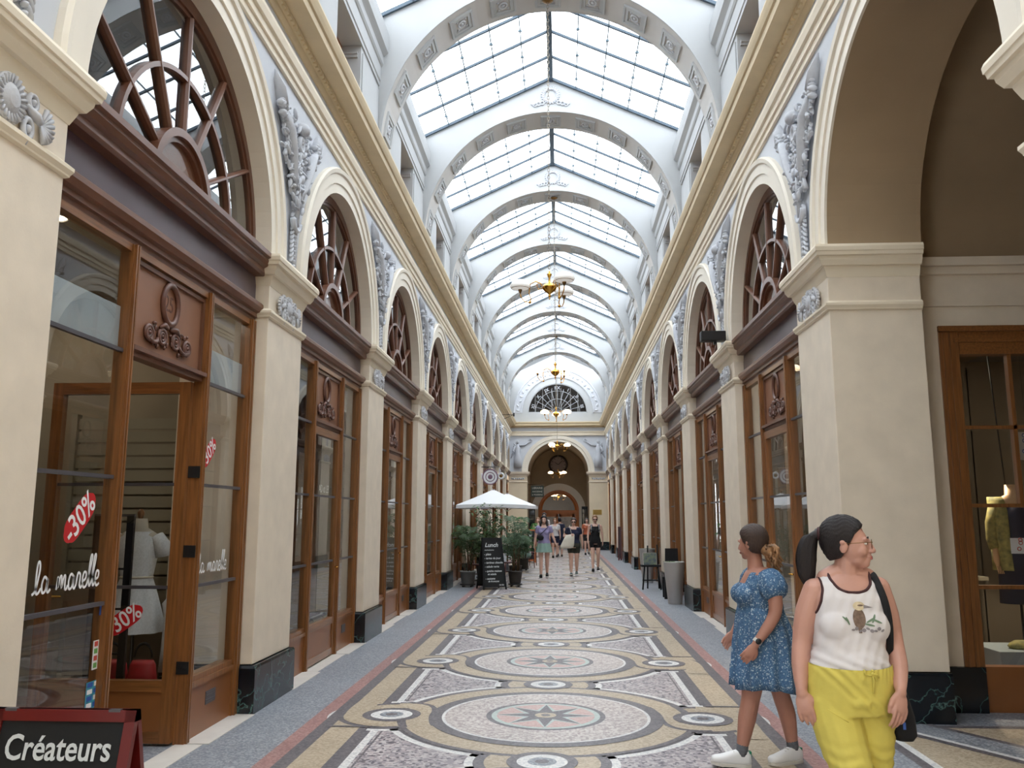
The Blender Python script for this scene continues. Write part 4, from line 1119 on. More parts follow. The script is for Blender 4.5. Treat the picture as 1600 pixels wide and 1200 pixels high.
def trolley(t, r):
    m = MB(); m.use('black_metal').lathe([(.05, r), (.075, r), (.075, r - .03)], n=20); m.use('white_stone').lathe([(.042, r - .02), (.05, r - .02)], n=20)
    for k in range(4): m.use('black_metal').ball(((r - .05) * math.cos(k * PI / 2 + .7), (r - .05) * math.sin(k * PI / 2 + .7), .024), .024, 8, 6)
    m.build('castor_tray', parent=t)
def palm(loc, r, seed, fr, l, rise, lab, leafm='leaf_dark', potm='pot_grey', h=.30, base=.55, z0=.08, ll=.22, tall=.0):
    rng = random.Random(seed); t = empty('potted_palm', loc); pot(t, potm, r * .8, r, h, z0); trolley(t, r)
    m = MB(); m.use('bark')
    for k in range(9):
        a = rng.uniform(0, 6.3); q = rng.uniform(0, r * .5)
        m.tube([(q * math.cos(a), q * math.sin(a), z0 + h - .06), (q * 1.6 * math.cos(a), q * 1.6 * math.sin(a), z0 + h + base * rng.uniform(.5, 1))], [.014, .006], 5)
    m.build('stems', parent=t)
    m = MB(); m.use(leafm)
    for k in range(fr):
        a = 2 * PI * k / fr + rng.uniform(-.3, .3)
        frond(m, rng, (.05 * math.cos(a), .05 * math.sin(a), z0 + h + rng.uniform(.0, base)), a, l * rng.uniform(.6, 1.1), rise * rng.uniform(.5, 1.15), ll=ll)
    m.build('fronds', parent=t)
    tag(t, lab, 'plant', 'potted plants by the cafe'); return t
def bush(loc, r, seed, h, rad, nleaf, lab, leafm='leaf_mid', potm='pot_grey', ls=.10, trunk=.7):
    rng = random.Random(seed); t = empty('potted_tree', loc); pot(t, potm, r * .8, r, .30)
    m = MB(); m.use('bark').tube([(0, 0, .2), (.02, .01, trunk), (-.01, 0, h * .85)], [.022, .018, .008], 6)
    tips = []
    for k in range(16):
        a = rng.uniform(0, 6.3); z = rng.uniform(trunk * .7, h * .8); q = rad * rng.uniform(.5, 1)
        tip = Vector((q * math.cos(a), q * math.sin(a), z + rng.uniform(.05, .35))); m.tube([(0, 0, z), tuple(tip * .55 + Vector((0, 0, z * .45))), tuple(tip)], [.009, .006, .003], 4); tips.append(tip)
    m.build('trunk', parent=t)
    m = MB(); m.use(leafm)
    for k in range(nleaf):
        tp = rng.choice(tips); f = rng.uniform(.3, 1.1)
        p = Vector((tp.x * f, tp.y * f, tp.z * (.5 + .5 * f))) + Vector((rng.gauss(0, .07), rng.gauss(0, .07), rng.gauss(0, .09)))
        a = rng.uniform(0, 6.3); blade(m, p, (math.cos(a), math.sin(a), rng.uniform(-.5, .3)), ls * rng.uniform(.7, 1.4), ls * .3, .3)
    m.build('leaves', parent=t); tag(t, lab, 'plant', 'potted plants by the cafe'); return t
palm((-2.12, 20.72, 0), .19, 1, 22, .50, .66, 'green palm in a grey pot on castors left of the lunch board', base=.75, ll=.24)
palm((-.98, 20.85, 0), .17, 2, 22, .55, .75, 'blue green palm in a dark pot on castors right of the lunch board', 'leaf_blue', 'pot_dark', base=.8, ll=.24)
bush((-1.62, 21.3, 0), .2, 3, 2.0, .42, 900, 'tall leafy ficus rising behind the lunch board under the parasol', 'leaf_mid', trunk=.8)
bush((-1.18, 24.6, 0), .18, 4, 1.75, .32, 380, 'dark leafy shrub behind the right palm near the second parasol', 'leaf_dark', 'pot_dark', trunk=.8)
palm((-1.05, 27.2, 0), .16, 5, 16, .55, .5, 'bushy grass like palm beside the seated customer', 'leaf_mid', 'pot_dark', base=.2, ll=.2)
palm((-1.10, 33.0, 0), .18, 6, 16, .6, .5, 'bright green palm showing above the second chalkboard', 'leaf_bright', 'pot_dark', base=.9, ll=.24)
palm((-2.0, 23.2, 0), .17, 7, 14, .6, .5, 'dark palm half hidden behind the left palm', 'leaf_dark', 'pot_dark', base=.5, ll=.24)
m = MB(); rng = random.Random(9)

# ------------------------------------------------------------------ A boards
def a_board(name, loc, w, h, rz, frame, lab, lines, spread=.5, head=None, fw=.05, taper=0, cat='chalkboard', feet=True):
    t = empty(name, loc, rz); sp = spread / 2; ang = math.atan2(sp, h)
    for q in (-1, 1):
        m = MB(); tx = w / 2 * (1 - taper)
        def P_(x, z, d):                           # on the leaning face
            y = q * (-sp + sp * z / h) * 1.0
            return (x, y - q * d, z)
        def bar(pts, d0, d1):
            m.loops([[P_(x, z, d) for x, z in pts] for d in (d0, d1)])
        wx = lambda z: w / 2 * (1 - taper * z / h)
        m.use(frame)
        z0 = .06
        bar([(-wx(0), 0), (-wx(0) + fw, 0), (-wx(h) + fw, h), (-wx(h), h)], -.012, .018)
        bar([(wx(0) - fw, 0), (wx(0), 0), (wx(h), h), (wx(h) - fw, h)], -.012, .018)
        bar([(-wx(h), h - fw), (wx(h), h - fw), (wx(h), h), (-wx(h), h)], -.012, .018); bar([(-wx(z0), z0), (wx(z0), z0), (wx(z0), z0 + fw), (-wx(z0), z0 + fw)], -.012, .018)
        m.use('chalkboard'); bar([(-wx(z0) + fw, z0 + fw), (wx(z0) - fw, z0 + fw), (wx(h) - fw, h - fw), (-wx(h) + fw, h - fw)], -.006, .008)
        pn = m.build('panel', parent=t)
        if q == 1:
            for (x, z, sz, body, shx) in lines:
                y = -sp + sp * z / h - .0125
                text('chalk_writing', body, sz, 'chalk', pn, (x, y, z), (PI / 2 - ang, 0, 0), align='LEFT', ext=.001, shear=shx, offset=.002 * sz / .1)
    tag(t, lab, cat); return t
lb = a_board('lunch_board', (-1.50, 20.15, 0), .58, 1.18, .42, 'black_cloth',
        'dark chalkboard reading Lunch with a handwritten menu beside the parasol',
        [(-.19, 1.01, .135, 'Lunch', .3), (-.20, .90, .10, '~~~~', .0), (-.22, .80, .07, '- plats', .2), (-.22, .71, .065, '- tartes du jour', .2), (-.22, .61, .065, '- tartines chaudes', .2), (-.22, .52, .065, '- salade verte', .2),
         (-.22, .42, .065, '- quiche maison', .2), (-.16, .35, .06, 'et salade', .2), (-.22, .25, .065, '- assiette', .2), (-.16, .19, .055, 'de fromages', .2), (.1, .10, .055, '19,50', .1)], fw=.03, taper=.16)
a_board('menu_board', (-1.08, 32.0, 0), .58, 1.22, 0, 'portal_wood', 'wood framed chalkboard under the bright palm further down the arcade',
        [(-.18, 1.0, .13, 'Menu', .2), (-.2, .85, .07, 'entrees', .1), (-.2, .72, .07, 'plats', .1), (-.2, .6, .07, 'desserts', .1), (-.2, .45, .07, 'boissons', .1)], fw=.06)
a_board('framed_board', (2.45, 34.0, 0), .14, 1.3, -.1, 'dark_red_wood', 'narrow dark red board leaning edge on by the right wall', [], fw=.05, spread=.45)

nb = a_board('writers_board', (-1.95, 3.62, 0), .62, .85, .0, 'red_frame', 'red framed chalkboard with a chalked heading in the bottom left corner', [], spread=.42, fw=.045)
nb.name = 'creators_board'; an = math.atan2(.21, .85); pn = child(nb, 'panel')[1]
text('chalk_writing', 'Cr\u00e9ateurs', .14, 'chalk', pn, (.0, -.21 + .21 * .70 / .85 - .013, .70), (PI / 2 - an, 0, 0), ext=.001, offset=.002, sx=.80)
m = MB(); m.use('grey_metal').box(-.26, -.21, -.02, .0, .84, .853); m.build('hinge', parent=nb)
m = MB(); m.use('grey_metal').box(.19, .24, -.02, .0, .84, .853); m.build('hinge', parent=nb)

# ------------------------------------------------------------------ parasols
def parasol(loc, w, zt, ze, rz, lab):
    t = empty('parasol', loc, rz)
    m = MB(); m.use('canvas'); n = 8; h = w / 2
    rim = []
    for i in range(4):
        a, b = [(-h, -h), (h, -h), (h, h), (-h, h)][i], [(h, -h), (h, h), (-h, h), (-h, -h)][i]
        for j in range(6):
            f = j / 6; sag = .05 * math.sin(PI * f)
            rim.append(((a[0] + (b[0] - a[0]) * f) * (1 - .05 * math.sin(PI * f)), (a[1] + (b[1] - a[1]) * f) * (1 - .05 * math.sin(PI * f)), ze + sag * .6))
    L = []
    for f in (0.04, .35, .7, 1.0): L.append([(x * f, y * f, zt + (z - zt) * (f ** .92)) for x, y, z in rim])
    L.append([(x, y, z - .09) for x, y, z in rim])
    m.loops(L, True, False)
    m.add([(x * .05, y * .05, zt + .004) for x, y, z in rim], [tuple(range(24))])
    can = m.build('canopy', parent=t); sd = can.modifiers.new('thickness', 'SOLIDIFY'); sd.thickness = .006
    for i in range(8):
        a = [(-h, -h), (0, -h * .95), (h, -h), (h * .95, 0), (h, h), (0, h * .95), (-h, h), (-h * .95, 0)][i]
        m = MB(); m.use('wood').tube([(0, 0, zt - .04), (a[0] * .97, a[1] * .97, ze - .01)], .012, 5); m.tube([(0, 0, zt - .55), (a[0] * .5, a[1] * .5, (zt + ze) / 2 - .03)], .009, 5); m.build('rib', parent=t)
    m = MB(); m.use('wood').lathe([(.06, .024), (zt + .03, .024), (zt + .05, .035), (zt + .08, .02), (zt + .10, .0)], n=12); m.build('pole', parent=t)
    m = MB(); m.use('grey_metal').lathe([(0, .26), (.05, .26), (.07, .06), (.25, .04)], n=20); m.build('base', parent=t)
    tag(t, lab, 'parasol', 'white cafe parasols')
parasol((-1.66, 22.6, 0), 1.84, 2.40, 1.97, 0.04, 'white square parasol over the plants, nearest of the cafe parasols')
parasol((-1.52, 26.4, 0), 1.84, 2.40, 2.0, 0.0, 'white parasol just behind the nearest one, its right edge showing')
# ------------------------------------------------------------------ cafe chairs and tables
def cafe_chair():
    t = empty('cafe_chair'); wm = 'dark_red_wood'
    for x in (-.18, .18):
        for y in (-.18, .17):
            m = MB(); m.use(wm).tube([(x * 1.1, y * 1.1, 0), (x, y, .45)] if y < 0 else [(x * 1.1, y * 1.15, 0), (x, y, .45), (x * .95, y + .08, .88)], .015, 6); m.build('leg', parent=t)
    m = MB(); m.use(wm).lathe([(.44, .19), (.45, .21), (.47, .21), (.475, .18)], n=20); m.build('seat', parent=t)
    m = MB(); m.use(wm).tube([(-.17, .25, .86), (-.09, .28, .94), (.09, .28, .94), (.17, .25, .86)], .016, 6); m.tube([(-.10, .22, .55), (-.07, .265, .76), (.07, .265, .76), (.10, .22, .55)], .010, 6); m.build('backrest', parent=t)
    m = MB(); m.use(wm).torus((0, 0, .22), .17, .009, 'z', 20, 5); m.build('stretcher', parent=t)
    return t
ch = cafe_chair()
for i, (x, y, rz, lab) in enumerate([(-2.0, 22.0, 1.4, 'dark red bentwood cafe chair behind the left palm'), (-1.25, 23.1, -1.2, 'bentwood cafe chair behind the right palm'), (-2.05, 25.3, 1.5, 'bentwood cafe chair by the wall beyond the first parasol'), (-1.02, 28.35, 2.6, 'reddish wooden cafe chair under the seated customer'), (-1.0, 29.9, -.6, 'empty bentwood cafe chair before the second chalkboard')]):
    o = ch if i == 0 else copy_tree(ch); o.location = (x, y, 0); o.rotation_euler = (0, 0, rz); tag(o, lab, 'chair', 'cafe chairs')
def cafe_table():
    t = empty('cafe_table'); m = MB(); m.use('white_stone').lathe([(.71, .29), (.735, .30), (.74, .29)], n=28); m.build('table_top', parent=t)
    m = MB(); m.use('black_metal').lathe([(.03, .03), (.71, .025)], n=12); m.build('column', parent=t)
    m = MB(); m.use('black_metal').lathe([(0, .22), (.02, .22), (.05, .04)], n=20); m.build('foot', parent=t); return t
tb = cafe_table()
for i, (x, y, lab) in enumerate([(-1.95, 22.75, 'small round cafe table under the nearest parasol'), (-1.9, 26.0, 'small round cafe table under the second parasol'), (-1.45, 28.8, 'small round cafe table beside the seated customer')]):
    o = tb if i == 0 else copy_tree(tb); o.location = (x, y, 0); tag(o, lab, 'table', 'cafe tables')
# white cloth / leaflet on the chair back
# ------------------------------------------------------------------ right hand side
def planter(loc, h, r0, r1, lab):
    t = empty('tall_planter', loc); m = MB(); m.use('pot_steel').lathe([(0, r0 * .95), (.02, r0), (h - .02, r1), (h, r1 + .004), (h, r1 - .02), (h - .06, r1 - .03)], n=40, caps=False); m.lathe([(0, 0), (.001, r0 * .95)], n=40, caps=False); m.use('soil').lathe([(h - .05, r1 - .02), (h - .045, 0)], n=24, caps=False); m.build('pot', parent=t)
    rng = random.Random(int(h * 100) + int(loc[1])); m = MB(); m.use('leaf_mid')
    for k in range(160):
        a = rng.uniform(0, 6.3); q = rng.uniform(0, r1 - .02); blade(m, (q * math.cos(a), q * math.sin(a), h - .04), (math.cos(a * 3), math.sin(a * 3), 1.2), rng.uniform(.04, .10), .014, .3)
    m.build('greenery', parent=t); tag(t, lab, 'planter', 'tall grey planters')
planter((2.34, 16.95, 0), .80, .135, .205, 'tall tapered grey planter by the right wall, nearest one')
planter((2.36, 22.4, 0), .86, .135, .205, 'tall grey planter behind the black easel by the right wall')
# black easel chair with a painting
t = empty('easel', (2.22, 20.3, 0)); bm_ = 'black_cloth'
for x, y, x2, y2, h in ((-.20, -.15, -.14, -.10, .56), (.22, -.15, .16, -.10, .56), (-.05, .22, -.04, .12, 1.0), (.22, .22, .18, .12, 1.02)):
    m = MB(); m.use(bm_).tube([(x, y, 0), (x2, y2, h)], .018, 6); m.build('leg', parent=t)
m = MB(); m.use(bm_).box(-.22, .24, -.16, .14, .52, .56); m.box(-.2, .2, -.13, -.11, .2, .23); m.box(-.06, .2, .13, .15, .8, .84); m.build('shelf', parent=t, bevel=.004)
tag(t, 'black wooden easel stool standing between the two grey planters', 'easel')
t = empty('painting', (2.21, 20.24, .565)); t.rotation_euler = (-.2, 0, 0)
m = MB(); m.use('painting').box(-.15, .15, -.012, .008, 0, .27); m.build('canvas', parent=t); m = MB(); m.use('white_stone').box(-.16, .16, .008, .014, -.0, .28); m.build('backing', parent=t)
tag(t, 'small dark blue and green picture propped on the black easel', 'painting')
t = MB(); t.use('black_cloth').loops([[(-.16, -.10, z), (.16, -.10, z), (.12, .10, z), (-.12, .10, z)] for z in (0, .42)])
tag(t.build('black_box', loc=(2.42, 18.4, 0), bevel=.01), 'black box on the floor behind the nearest grey planter', 'box')
t = empty('black_placard', (2.40, 17.9, 0)); m = MB(); m.use('black_cloth').loops([[(-.15, .0, z0), (.17, .0, z0), (.17, .03, z0), (-.15, .03, z0)] if z0 < .5 else [(-.10, .10, z0), (.16, .10, z0), (.16, .13, z0), (-.10, .13, z0)] for z0 in (0, 1.02)]); m.build('panel', parent=t)
tag(t, 'black placard leaning at the wall just behind the nearest grey planter', 'placard')
# dark notice frames at the far arch
for q, lab in ((1, 'tall dark notice cabinet on the right inside the far arch'), (-1, 'tall dark notice cabinet on the left inside the far arch')):
    t = empty('notice_cabinet', (q * 1.42, 46.2, 0)); m = MB(); m.use('black_cloth').box(-.16, .16, -.1, .1, 0, 2.25); m.build('cabinet', parent=t, bevel=.01)
    m = MB(); m.use('window_glass').add([(-.12, -.11, .3), (.12, -.11, .3), (.12, -.11, 2.1), (-.12, -.11, 2.1)], [(0, 1, 2, 3)]); m.build('glass', parent=t, recalc=False); tag(t, lab, 'cabinet')
# ------------------------------------------------------------------ things on the glass of shop 25
GX = -W - .155 + .003                              # just outside the pane
GY = lambda y: y
def seg_script(name, strokes, size, w, m_, parent, loc, mirror=False):
    """handwriting built from stroked curves; strokes in a (y,z) unit frame"""
    m = MB(); m.use(m_)
    for st in strokes:
        pts = []
        for i in range(len(st) - 1):
            p0 = st[max(i - 1, 0)]; p1 = st[i]; p2 = st[i + 1]; p3 = st[min(i + 2, len(st) - 1)]
            for k in range(5):
                t = k / 5
                pts.append(tuple(.5 * ((2 * p1[j]) + (-p0[j] + p2[j]) * t + (2 * p0[j] - 5 * p1[j] + 4 * p2[j] - p3[j]) * t * t + (-p0[j] + 3 * p1[j] - 3 * p2[j] + p3[j]) * t ** 3) for j in (0, 1)))
        pts.append(st[-1])
        n = len(pts); vs = []
        for i, (x, y) in enumerate(pts):
            a = pts[max(i - 1, 0)]; b = pts[min(i + 1, n - 1)]; dx, dy = b[0] - a[0], b[1] - a[1]; l = math.hypot(dx, dy) or 1
            vs += [(0, (x - dy / l * w / 2) * size, (y + dx / l * w / 2) * size), (0, (x + dy / l * w / 2) * size, (y - dx / l * w / 2) * size)]
        m.add(vs, [(2 * i, 2 * i + 1, 2 * i + 3, 2 * i + 2) for i in range(n - 1)])
    return m.build(name, parent=parent, loc=loc, recalc=False)
LM = [
 [(0.0, .0), (.15, .12), (.28, .62), (.25, .85), (.17, .78), (.14, .35), (.18, .04), (.28, .03), (.38, .15)],
 [(.66, .36), (.52, .44), (.42, .25), (.46, .03), (.60, .08), (.68, .38), (.66, .10), (.72, .02), (.82, .10)],
 [(1.10, .05), (1.16, .40), (1.17, .10), (1.24, .36), (1.32, .40), (1.34, .08), (1.42, .36), (1.50, .40), (1.51, .08), (1.58, .03), (1.64, .14)],
 [(1.92, .36), (1.78, .44), (1.68, .25), (1.72, .03), (1.86, .08), (1.94, .38), (1.92, .10), (1.98, .02), (2.06, .12)],
 [(2.06, .12), (2.12, .42), (2.20, .44), (2.26, .36), (2.24, .10), (2.32, .02), (2.40, .14)],
 [(2.40, .20), (2.54, .26), (2.56, .42), (2.44, .44), (2.38, .22), (2.46, .02), (2.60, .06), (2.70, .30)],
 [(2.70, .30), (2.84, .86), (2.76, .90), (2.70, .40), (2.76, .03), (2.88, .20)],
 [(2.88, .20), (3.04, .86), (2.96, .90), (2.90, .40), (2.96, .03), (3.08, .18)],
 [(3.08, .20), (3.22, .26), (3.24, .42), (3.12, .44), (3.07, .22), (3.15, .02), (3.30, .08)]]
t = seg_script('shop_lettering', LM, .20, .075, 'sticker_white', None, (GX, 4.44, 1.24)); tag(t, 'white handwritten shop name on the left pane of the near shop', 'lettering', 'white script on the shop glass')
t = seg_script('shop_lettering', LM, .175, .07, 'sticker_white', None, (GX, 6.50, 1.22)); tag(t, 'white handwritten shop name on the right pane of the near shop', 'lettering', 'white script on the shop glass')
def sale(y, z, size, rot, lab, x=GX):
    t = empty('sale_sticker', (x, y, z)); t.rotation_euler = (PI / 2, rot, PI / 2)
    t.rotation_euler = Matrix.Rotation(0, 3, 'X').to_euler()
    t.matrix_world = Matrix.Translation((x, y, z)) @ Matrix.Rotation(PI / 2, 4, 'Z') @ Matrix.Rotation(PI / 2, 4, 'X') @ Matrix.Rotation(rot, 4, 'Z')
    m = MB(); m.use('sticker_red'); n = 36
    m.add([(size * (1.05 + .05 * math.cos(6 * a)) * math.copysign(abs(math.cos(a)) ** .7, math.cos(a)), size * .46 * math.copysign(abs(math.sin(a)) ** .7, math.sin(a)), 0) for a in [2 * PI * i / n for i in range(n)]], [tuple(range(n))])
    m.build('backing', parent=t, recalc=False)
    text('sale_figures', '-30%', size * 1.12, 'sticker_white', t, (0, 0, .001), (0, 0, 0), ext=.0005, offset=size * .012, sx=.84)
    tag(t, lab, 'sticker', 'sale stickers')
sale(4.84, 1.65, .175, .75, 'red and white minus 30 percent sticker on the left pane of the near shop')
sale(6.60, 2.16, .145, .75, 'red and white minus 30 percent sticker high on the right pane of the near shop')
sale(0, 0, .15, .5, 'red and white percent sticker on the open door glass of the near shop')
ss = [o for o in bpy.data.objects if o.name.startswith('sale_sticker')][-1]
ss.matrix_world = Matrix.Translation((-3.13, 6.315, .89)) @ Matrix.Rotation(PI / 2, 4, 'X') @ Matrix.Rotation(.6, 4, 'Z')
for y, z, h, w_, cols, lab in ((5.14, .83, .17, .10, ('sticker_white', 'sticker_green', 'pink_red'), 'narrow poster style sticker on the left pane near the door post'), (5.12, .60, .16, .15, ('sticker_teal', 'sticker_white', 'sticker_blue'), 'patchwork of payment card stickers low on the left pane')):
    t = MB()
    t.use(cols[0]).add([(GX, y - w_ / 2, z - h / 2), (GX, y + w_ / 2, z - h / 2), (GX, y + w_ / 2, z + h / 2), (GX, y - w_ / 2, z + h / 2)], [(0, 1, 2, 3)])
    for i in range(4):
        for j in range(2):
            a = y - w_ / 2 + .012 + j * w_ * .48; b = z - h / 2 + .010 + i * h * .245
            t.use(cols[1 + (i + j) % 2]).add([(GX + .001, a, b), (GX + .001, a + w_ * .38, b), (GX + .001, a + w_ * .38, b + h * .17), (GX + .001, a, b + h * .17)], [(0, 1, 2, 3)])
    tag(t.build('sticker', recalc=False), lab, 'sticker')
t = MB(); t.use('sticker_blue').add([(GX, 5.13, 1.06), (GX, 5.19, 1.06), (GX, 5.19, 1.13), (GX, 5.13, 1.13)], [(0, 1, 2, 3)]); tag(t.build('sticker', recalc=False), 'small blue square sticker on the left pane under the script', 'sticker')
n = 20; t = MB(); t.use('sticker_red').add([(GX, 5.18 + .028 * math.cos(2 * PI * i / n), 1.20 + .028 * math.sin(2 * PI * i / n)) for i in range(n)], [tuple(range(n))]); t.use('sticker_white').add([(GX + .001, 5.18 + .02 * math.cos(2 * PI * i / n), 1.20 + .02 * math.sin(2 * PI * i / n)) for i in range(n)], [tuple(range(n))])
tag(t.build('sticker', recalc=False), 'tiny round red rimmed sticker at the end of the left script', 'sticker')
# frosted film bands behind the top glazing bars
for i, (y0, y1) in enumerate(((4.34, 5.24), (6.44, 7.28))):
    t = MB(); t.use('frosted_film').add([(-W - .175, y0, 2.73), (-W - .175, y1, 2.73), (-W - .175, y1, 3.0), (-W - .175, y0, 3.0)], [(0, 1, 2, 3)])
    tag(t.build('frosted_band', recalc=False), 'frosted white film band high in the %s pane of the near shop' % ('left' if i == 0 else 'right'), 'film')
# ------------------------------------------------------------------ inside shop 25
def rings(m, L, n=24, smooth=True, pw=1.0):
    """L: (z, cx, cy, a, b)"""
    m.loops([[(cx + a * math.copysign(abs(math.cos(2 * PI * i / n)) ** pw, math.cos(2 * PI * i / n)), cy + b * math.copysign(abs(math.sin(2 * PI * i / n)) ** pw, math.sin(2 * PI * i / n)), z) for i in range(n)] for z, cx, cy, a, b in L], True, True, smooth)
t = empty('dress_mannequin', (-3.46, 7.12, 0))
m = MB(); m.use('mannequin_linen'); rings(m, [(1.0, 0, 0, .13, .10), (1.15, 0, 0, .12, .09), (1.38, 0, 0, .16, .11), (1.50, 0, 0, .17, .08), (1.56, 0, 0, .07, .06), (1.64, 0, 0, .055, .055)]); m.use('wood').lathe([(1.64, .02), (1.66, .025), (1.69, .03), (1.72, .012)], n=12); m.build('bust', parent=t)
m = MB(); m.use('white_dress')
n = 40; L = []
for z, a, b, f in ((.70, .25, .20, .05), (.8, .235, .18, .05), (1.0, .18, .14, .03), (1.14, .135, .105, .0), (1.16, .135, .105, 0), (1.36, .17, .125, 0), (1.46, .175, .115, 0), (1.53, .12, .08, 0)):
    L.append([((a + f * .3 * math.sin(9 * 2 * PI * i / n)) * math.cos(2 * PI * i / n), (b + f * .3 * math.sin(9 * 2 * PI * i / n)) * math.sin(2 * PI * i / n), z) for i in range(n)])
m.loops(L, True, False, True)
for q in (-1, 1): m.tube([(q * .15, 0, 1.49), (q * .20, 0, 1.42), (q * .22, 0, 1.32)], [.06, .07, .06], 12)
m.build('white_dress', parent=t)
m = MB(); m.use('maroon_trim').box(-.14, .14, -.11, .11, 1.13, 1.145) if False else m.use('mannequin_linen'); m.torus((0, 0, 1.15), .13, .012, 'z', 24, 6, .8) ; m.build('waist_band', parent=t)
m = MB(); m.use('black_metal').lathe([(.0, .15), (.02, .15), (.03, .015), (1.0, .015)], n=16); m.build('stand', parent=t)
tag(t, 'shop mannequin in a white lace dress seen through the open door glass', 'mannequin')
t = empty('clothes_rack', (-3.32, 6.44, 0))
for x in (-.13, .13):
    m = MB(); m.use('black_metal').box(x - .028, x + .028, -.015, .015, 0, 1.66); m.build('post', parent=t)
m = MB(); m.use('black_metal')
for z in (.08, .95, 1.25, .62): m.box(-.13, .13, -.01, .01, z, z + .015)
m.use('grey_metal').box(-.16, .16, -.012, .012, 1.655, 1.675); m.build('rails', parent=t)
tag(t, 'black clothes rack frame standing inside the open shop', 'rack')
for i, (x, y, z, s_) in enumerate(((-3.38, 6.66, .30, 1.0), (-3.12, 6.64, .30, .85))):
    t = empty('red_handbag', (x, y, z)); m = MB(); m.use('red_bag'); rings(m, [(0, 0, 0, .12 * s_, .06), (.1, 0, 0, .14 * s_, .07), (.22, 0, 0, .12 * s_, .05), (.25, 0, 0, .10 * s_, .03)], 16); m.build('bag', parent=t)
    m = MB(); m.use('black_cloth').torus((0, 0, .27), .07, .008, 'y', 16, 6, 1.5, 0, PI); m.build('handle', parent=t); tag(t, ('larger' if i == 0 else 'smaller') + ' red handbag on the low table inside the open shop', 'bag')
t = empty('display_table', (-3.32, 6.62, 0)); m = MB(); m.use('interior_dark').box(-.3, .22, -.15, .14, .27, .30); m.build('top', parent=t)
for x in (-.27, .19):
    for y in (-.12, .11): m = MB(); m.use('interior_dark').box(x - .02, x + .02, y - .02, y + .02, 0.02, .27); m.build('leg', parent=t)
tag(t, 'low dark display table inside the open shop', 'table')
def hanging(name, loc, m_, w, h, lab, cat='garment', yaw=0):
    t = empty(name, loc, yaw); m = MB(); m.use(m_); n = 20; L = []
    for z, a, b in ((0, w * .62, .10), (-h * .3, w * .55, .09), (-h * .7, w * .5, .09), (-h * .88, w * .62, .09), (-h, w * .3, .05)):
        L.append([((a + .02 * math.sin(5 * 2 * PI * i / n)) * math.cos(2 * PI * i / n), (b + .02 * math.sin(7 * 2 * PI * i / n)) * math.sin(2 * PI * i / n), z + h if False else -h - z) for i in range(n)])
    m.loops(L, True, True, True); m.build('cloth', parent=t)
    m = MB(); m.use('black_metal').tube([(-w * .4, 0, -.02), (0, 0, .04), (w * .4, 0, -.02)], .006, 5); m.tube([(0, 0, .04), (0, 0, .09), (.02, 0, .11)], .004, 5); m.build('hanger', parent=t)
    tag(t, lab, cat)
hanging('white_blouse', (-3.05, 7.05, 1.02), 'white_dress', .22, .62, 'white embroidered blouse hanging behind the right pane of the near shop')
hanging('black_blouse', (-3.5, 4.75, 1.55), 'black_cloth', .22, .6, 'black top hanging behind the left pane of the near shop')
hanging('navy_cardigan', (-3.6, 5.35, 1.6), 'navy', .24, .7, 'dark blue cardigan hanging deep behind the left pane of the near shop')
hanging('red_scarf_top', (-3.3, 4.98, 1.40), 'red_bag', .08, .6, 'narrow red scarf hanging behind the left pane of the near shop', 'scarf')
# shelving with white drawers and louvred boards behind the door
t = empty('white_shelving', (-3.9, 7.6, 0)); m = MB(); m.use('linen')
for j in range(14): m.box(-.45, .75, -.02, .0, .9 + j * .12, 1.0 + j * .12)
m.build('louvres', parent=t)
m = MB(); m.use('linen').box(-.5, -.45, -.05, .03, 0.02, 2.6); m.box(.75, .8, -.05, .03, 0.02, 2.6); m.build('side', parent=t)
tag(t, 'pale louvred boards standing against the back of the near shop', 'shelving')
t = MB(); rng = random.Random(4); t.use('interior_wall').box(-5.0, -4.2, 7.86, 7.9, 1.9, 3.6)
t.use('interior_dark')
for k in range(46):
    x, z = rng.uniform(-4.95, -4.25), rng.uniform(1.95, 3.55)
    for q in range(4): t.ball((x + .03 * math.cos(q * 1.6), 7.858, z + .03 * math.sin(q * 1.6)), (.016, .003, .012), 6, 4)
tag(t.build('patterned_hanging'), 'patterned wall hanging on the back wall of the near shop', 'hanging')
def ceiling_spot(loc, lab, name='ceiling_lamp'):
    t = empty(name, loc); m = MB(); m.use('white_plaster').lathe([(0, .10), (-.02, .10), (-.03, .085)], n=24, caps=False); m.build('ring', parent=t)
    m = MB(); m.use('led').lathe([(-.022, .08), (-.0221, 0)], n=24, caps=False); m.build('lamp', parent=t)
    la = bpy.data.lights.new('lamp_light', 'AREA'); la.shape = 'DISK'; la.size = .16; la.energy = 9; la.color = (1, .86, .68)
    o = bpy.data.objects.new('lamp_light', la); COL.objects.link(o); o.parent = t; o.location = (0, 0, -.04)
    tag(t, lab, 'lamp', 'lamps inside the shops')
ceiling_spot((-3.45, 5.55, 3.79), 'round ceiling lamp added to light the near left shop, above the left pane')  # lamps added to light the left shop rooms
ceiling_spot((-4.6, 7.0, 3.79), 'round ceiling lamp added to light the back of the near left shop')
for k in (1, 3, 5):
    ceiling_spot((-3.9, bc(k), 3.79), 'round ceiling lamp added to light a left hand shop, %s from the viewer' % ORD[k + 1])
ceiling_spot((3.9, bc(0) - .6, 3.79), 'round ceiling lamp in the shop behind the blue dress, nearer one')
ceiling_spot((3.6, bc(0) + .7, 3.79), 'round ceiling lamp in the shop behind the blue dress, farther one')
ceiling_spot((4.9, 10.0, 3.79), 'round ceiling lamp added over the counter to brighten the side passage shop')  # extra lamp put in to brighten the side shop
ceiling_spot((3.9, bc(2), 3.79), 'round ceiling lamp added to light a right hand shop, third from the viewer')  # lamps added to light the farther right shop rooms
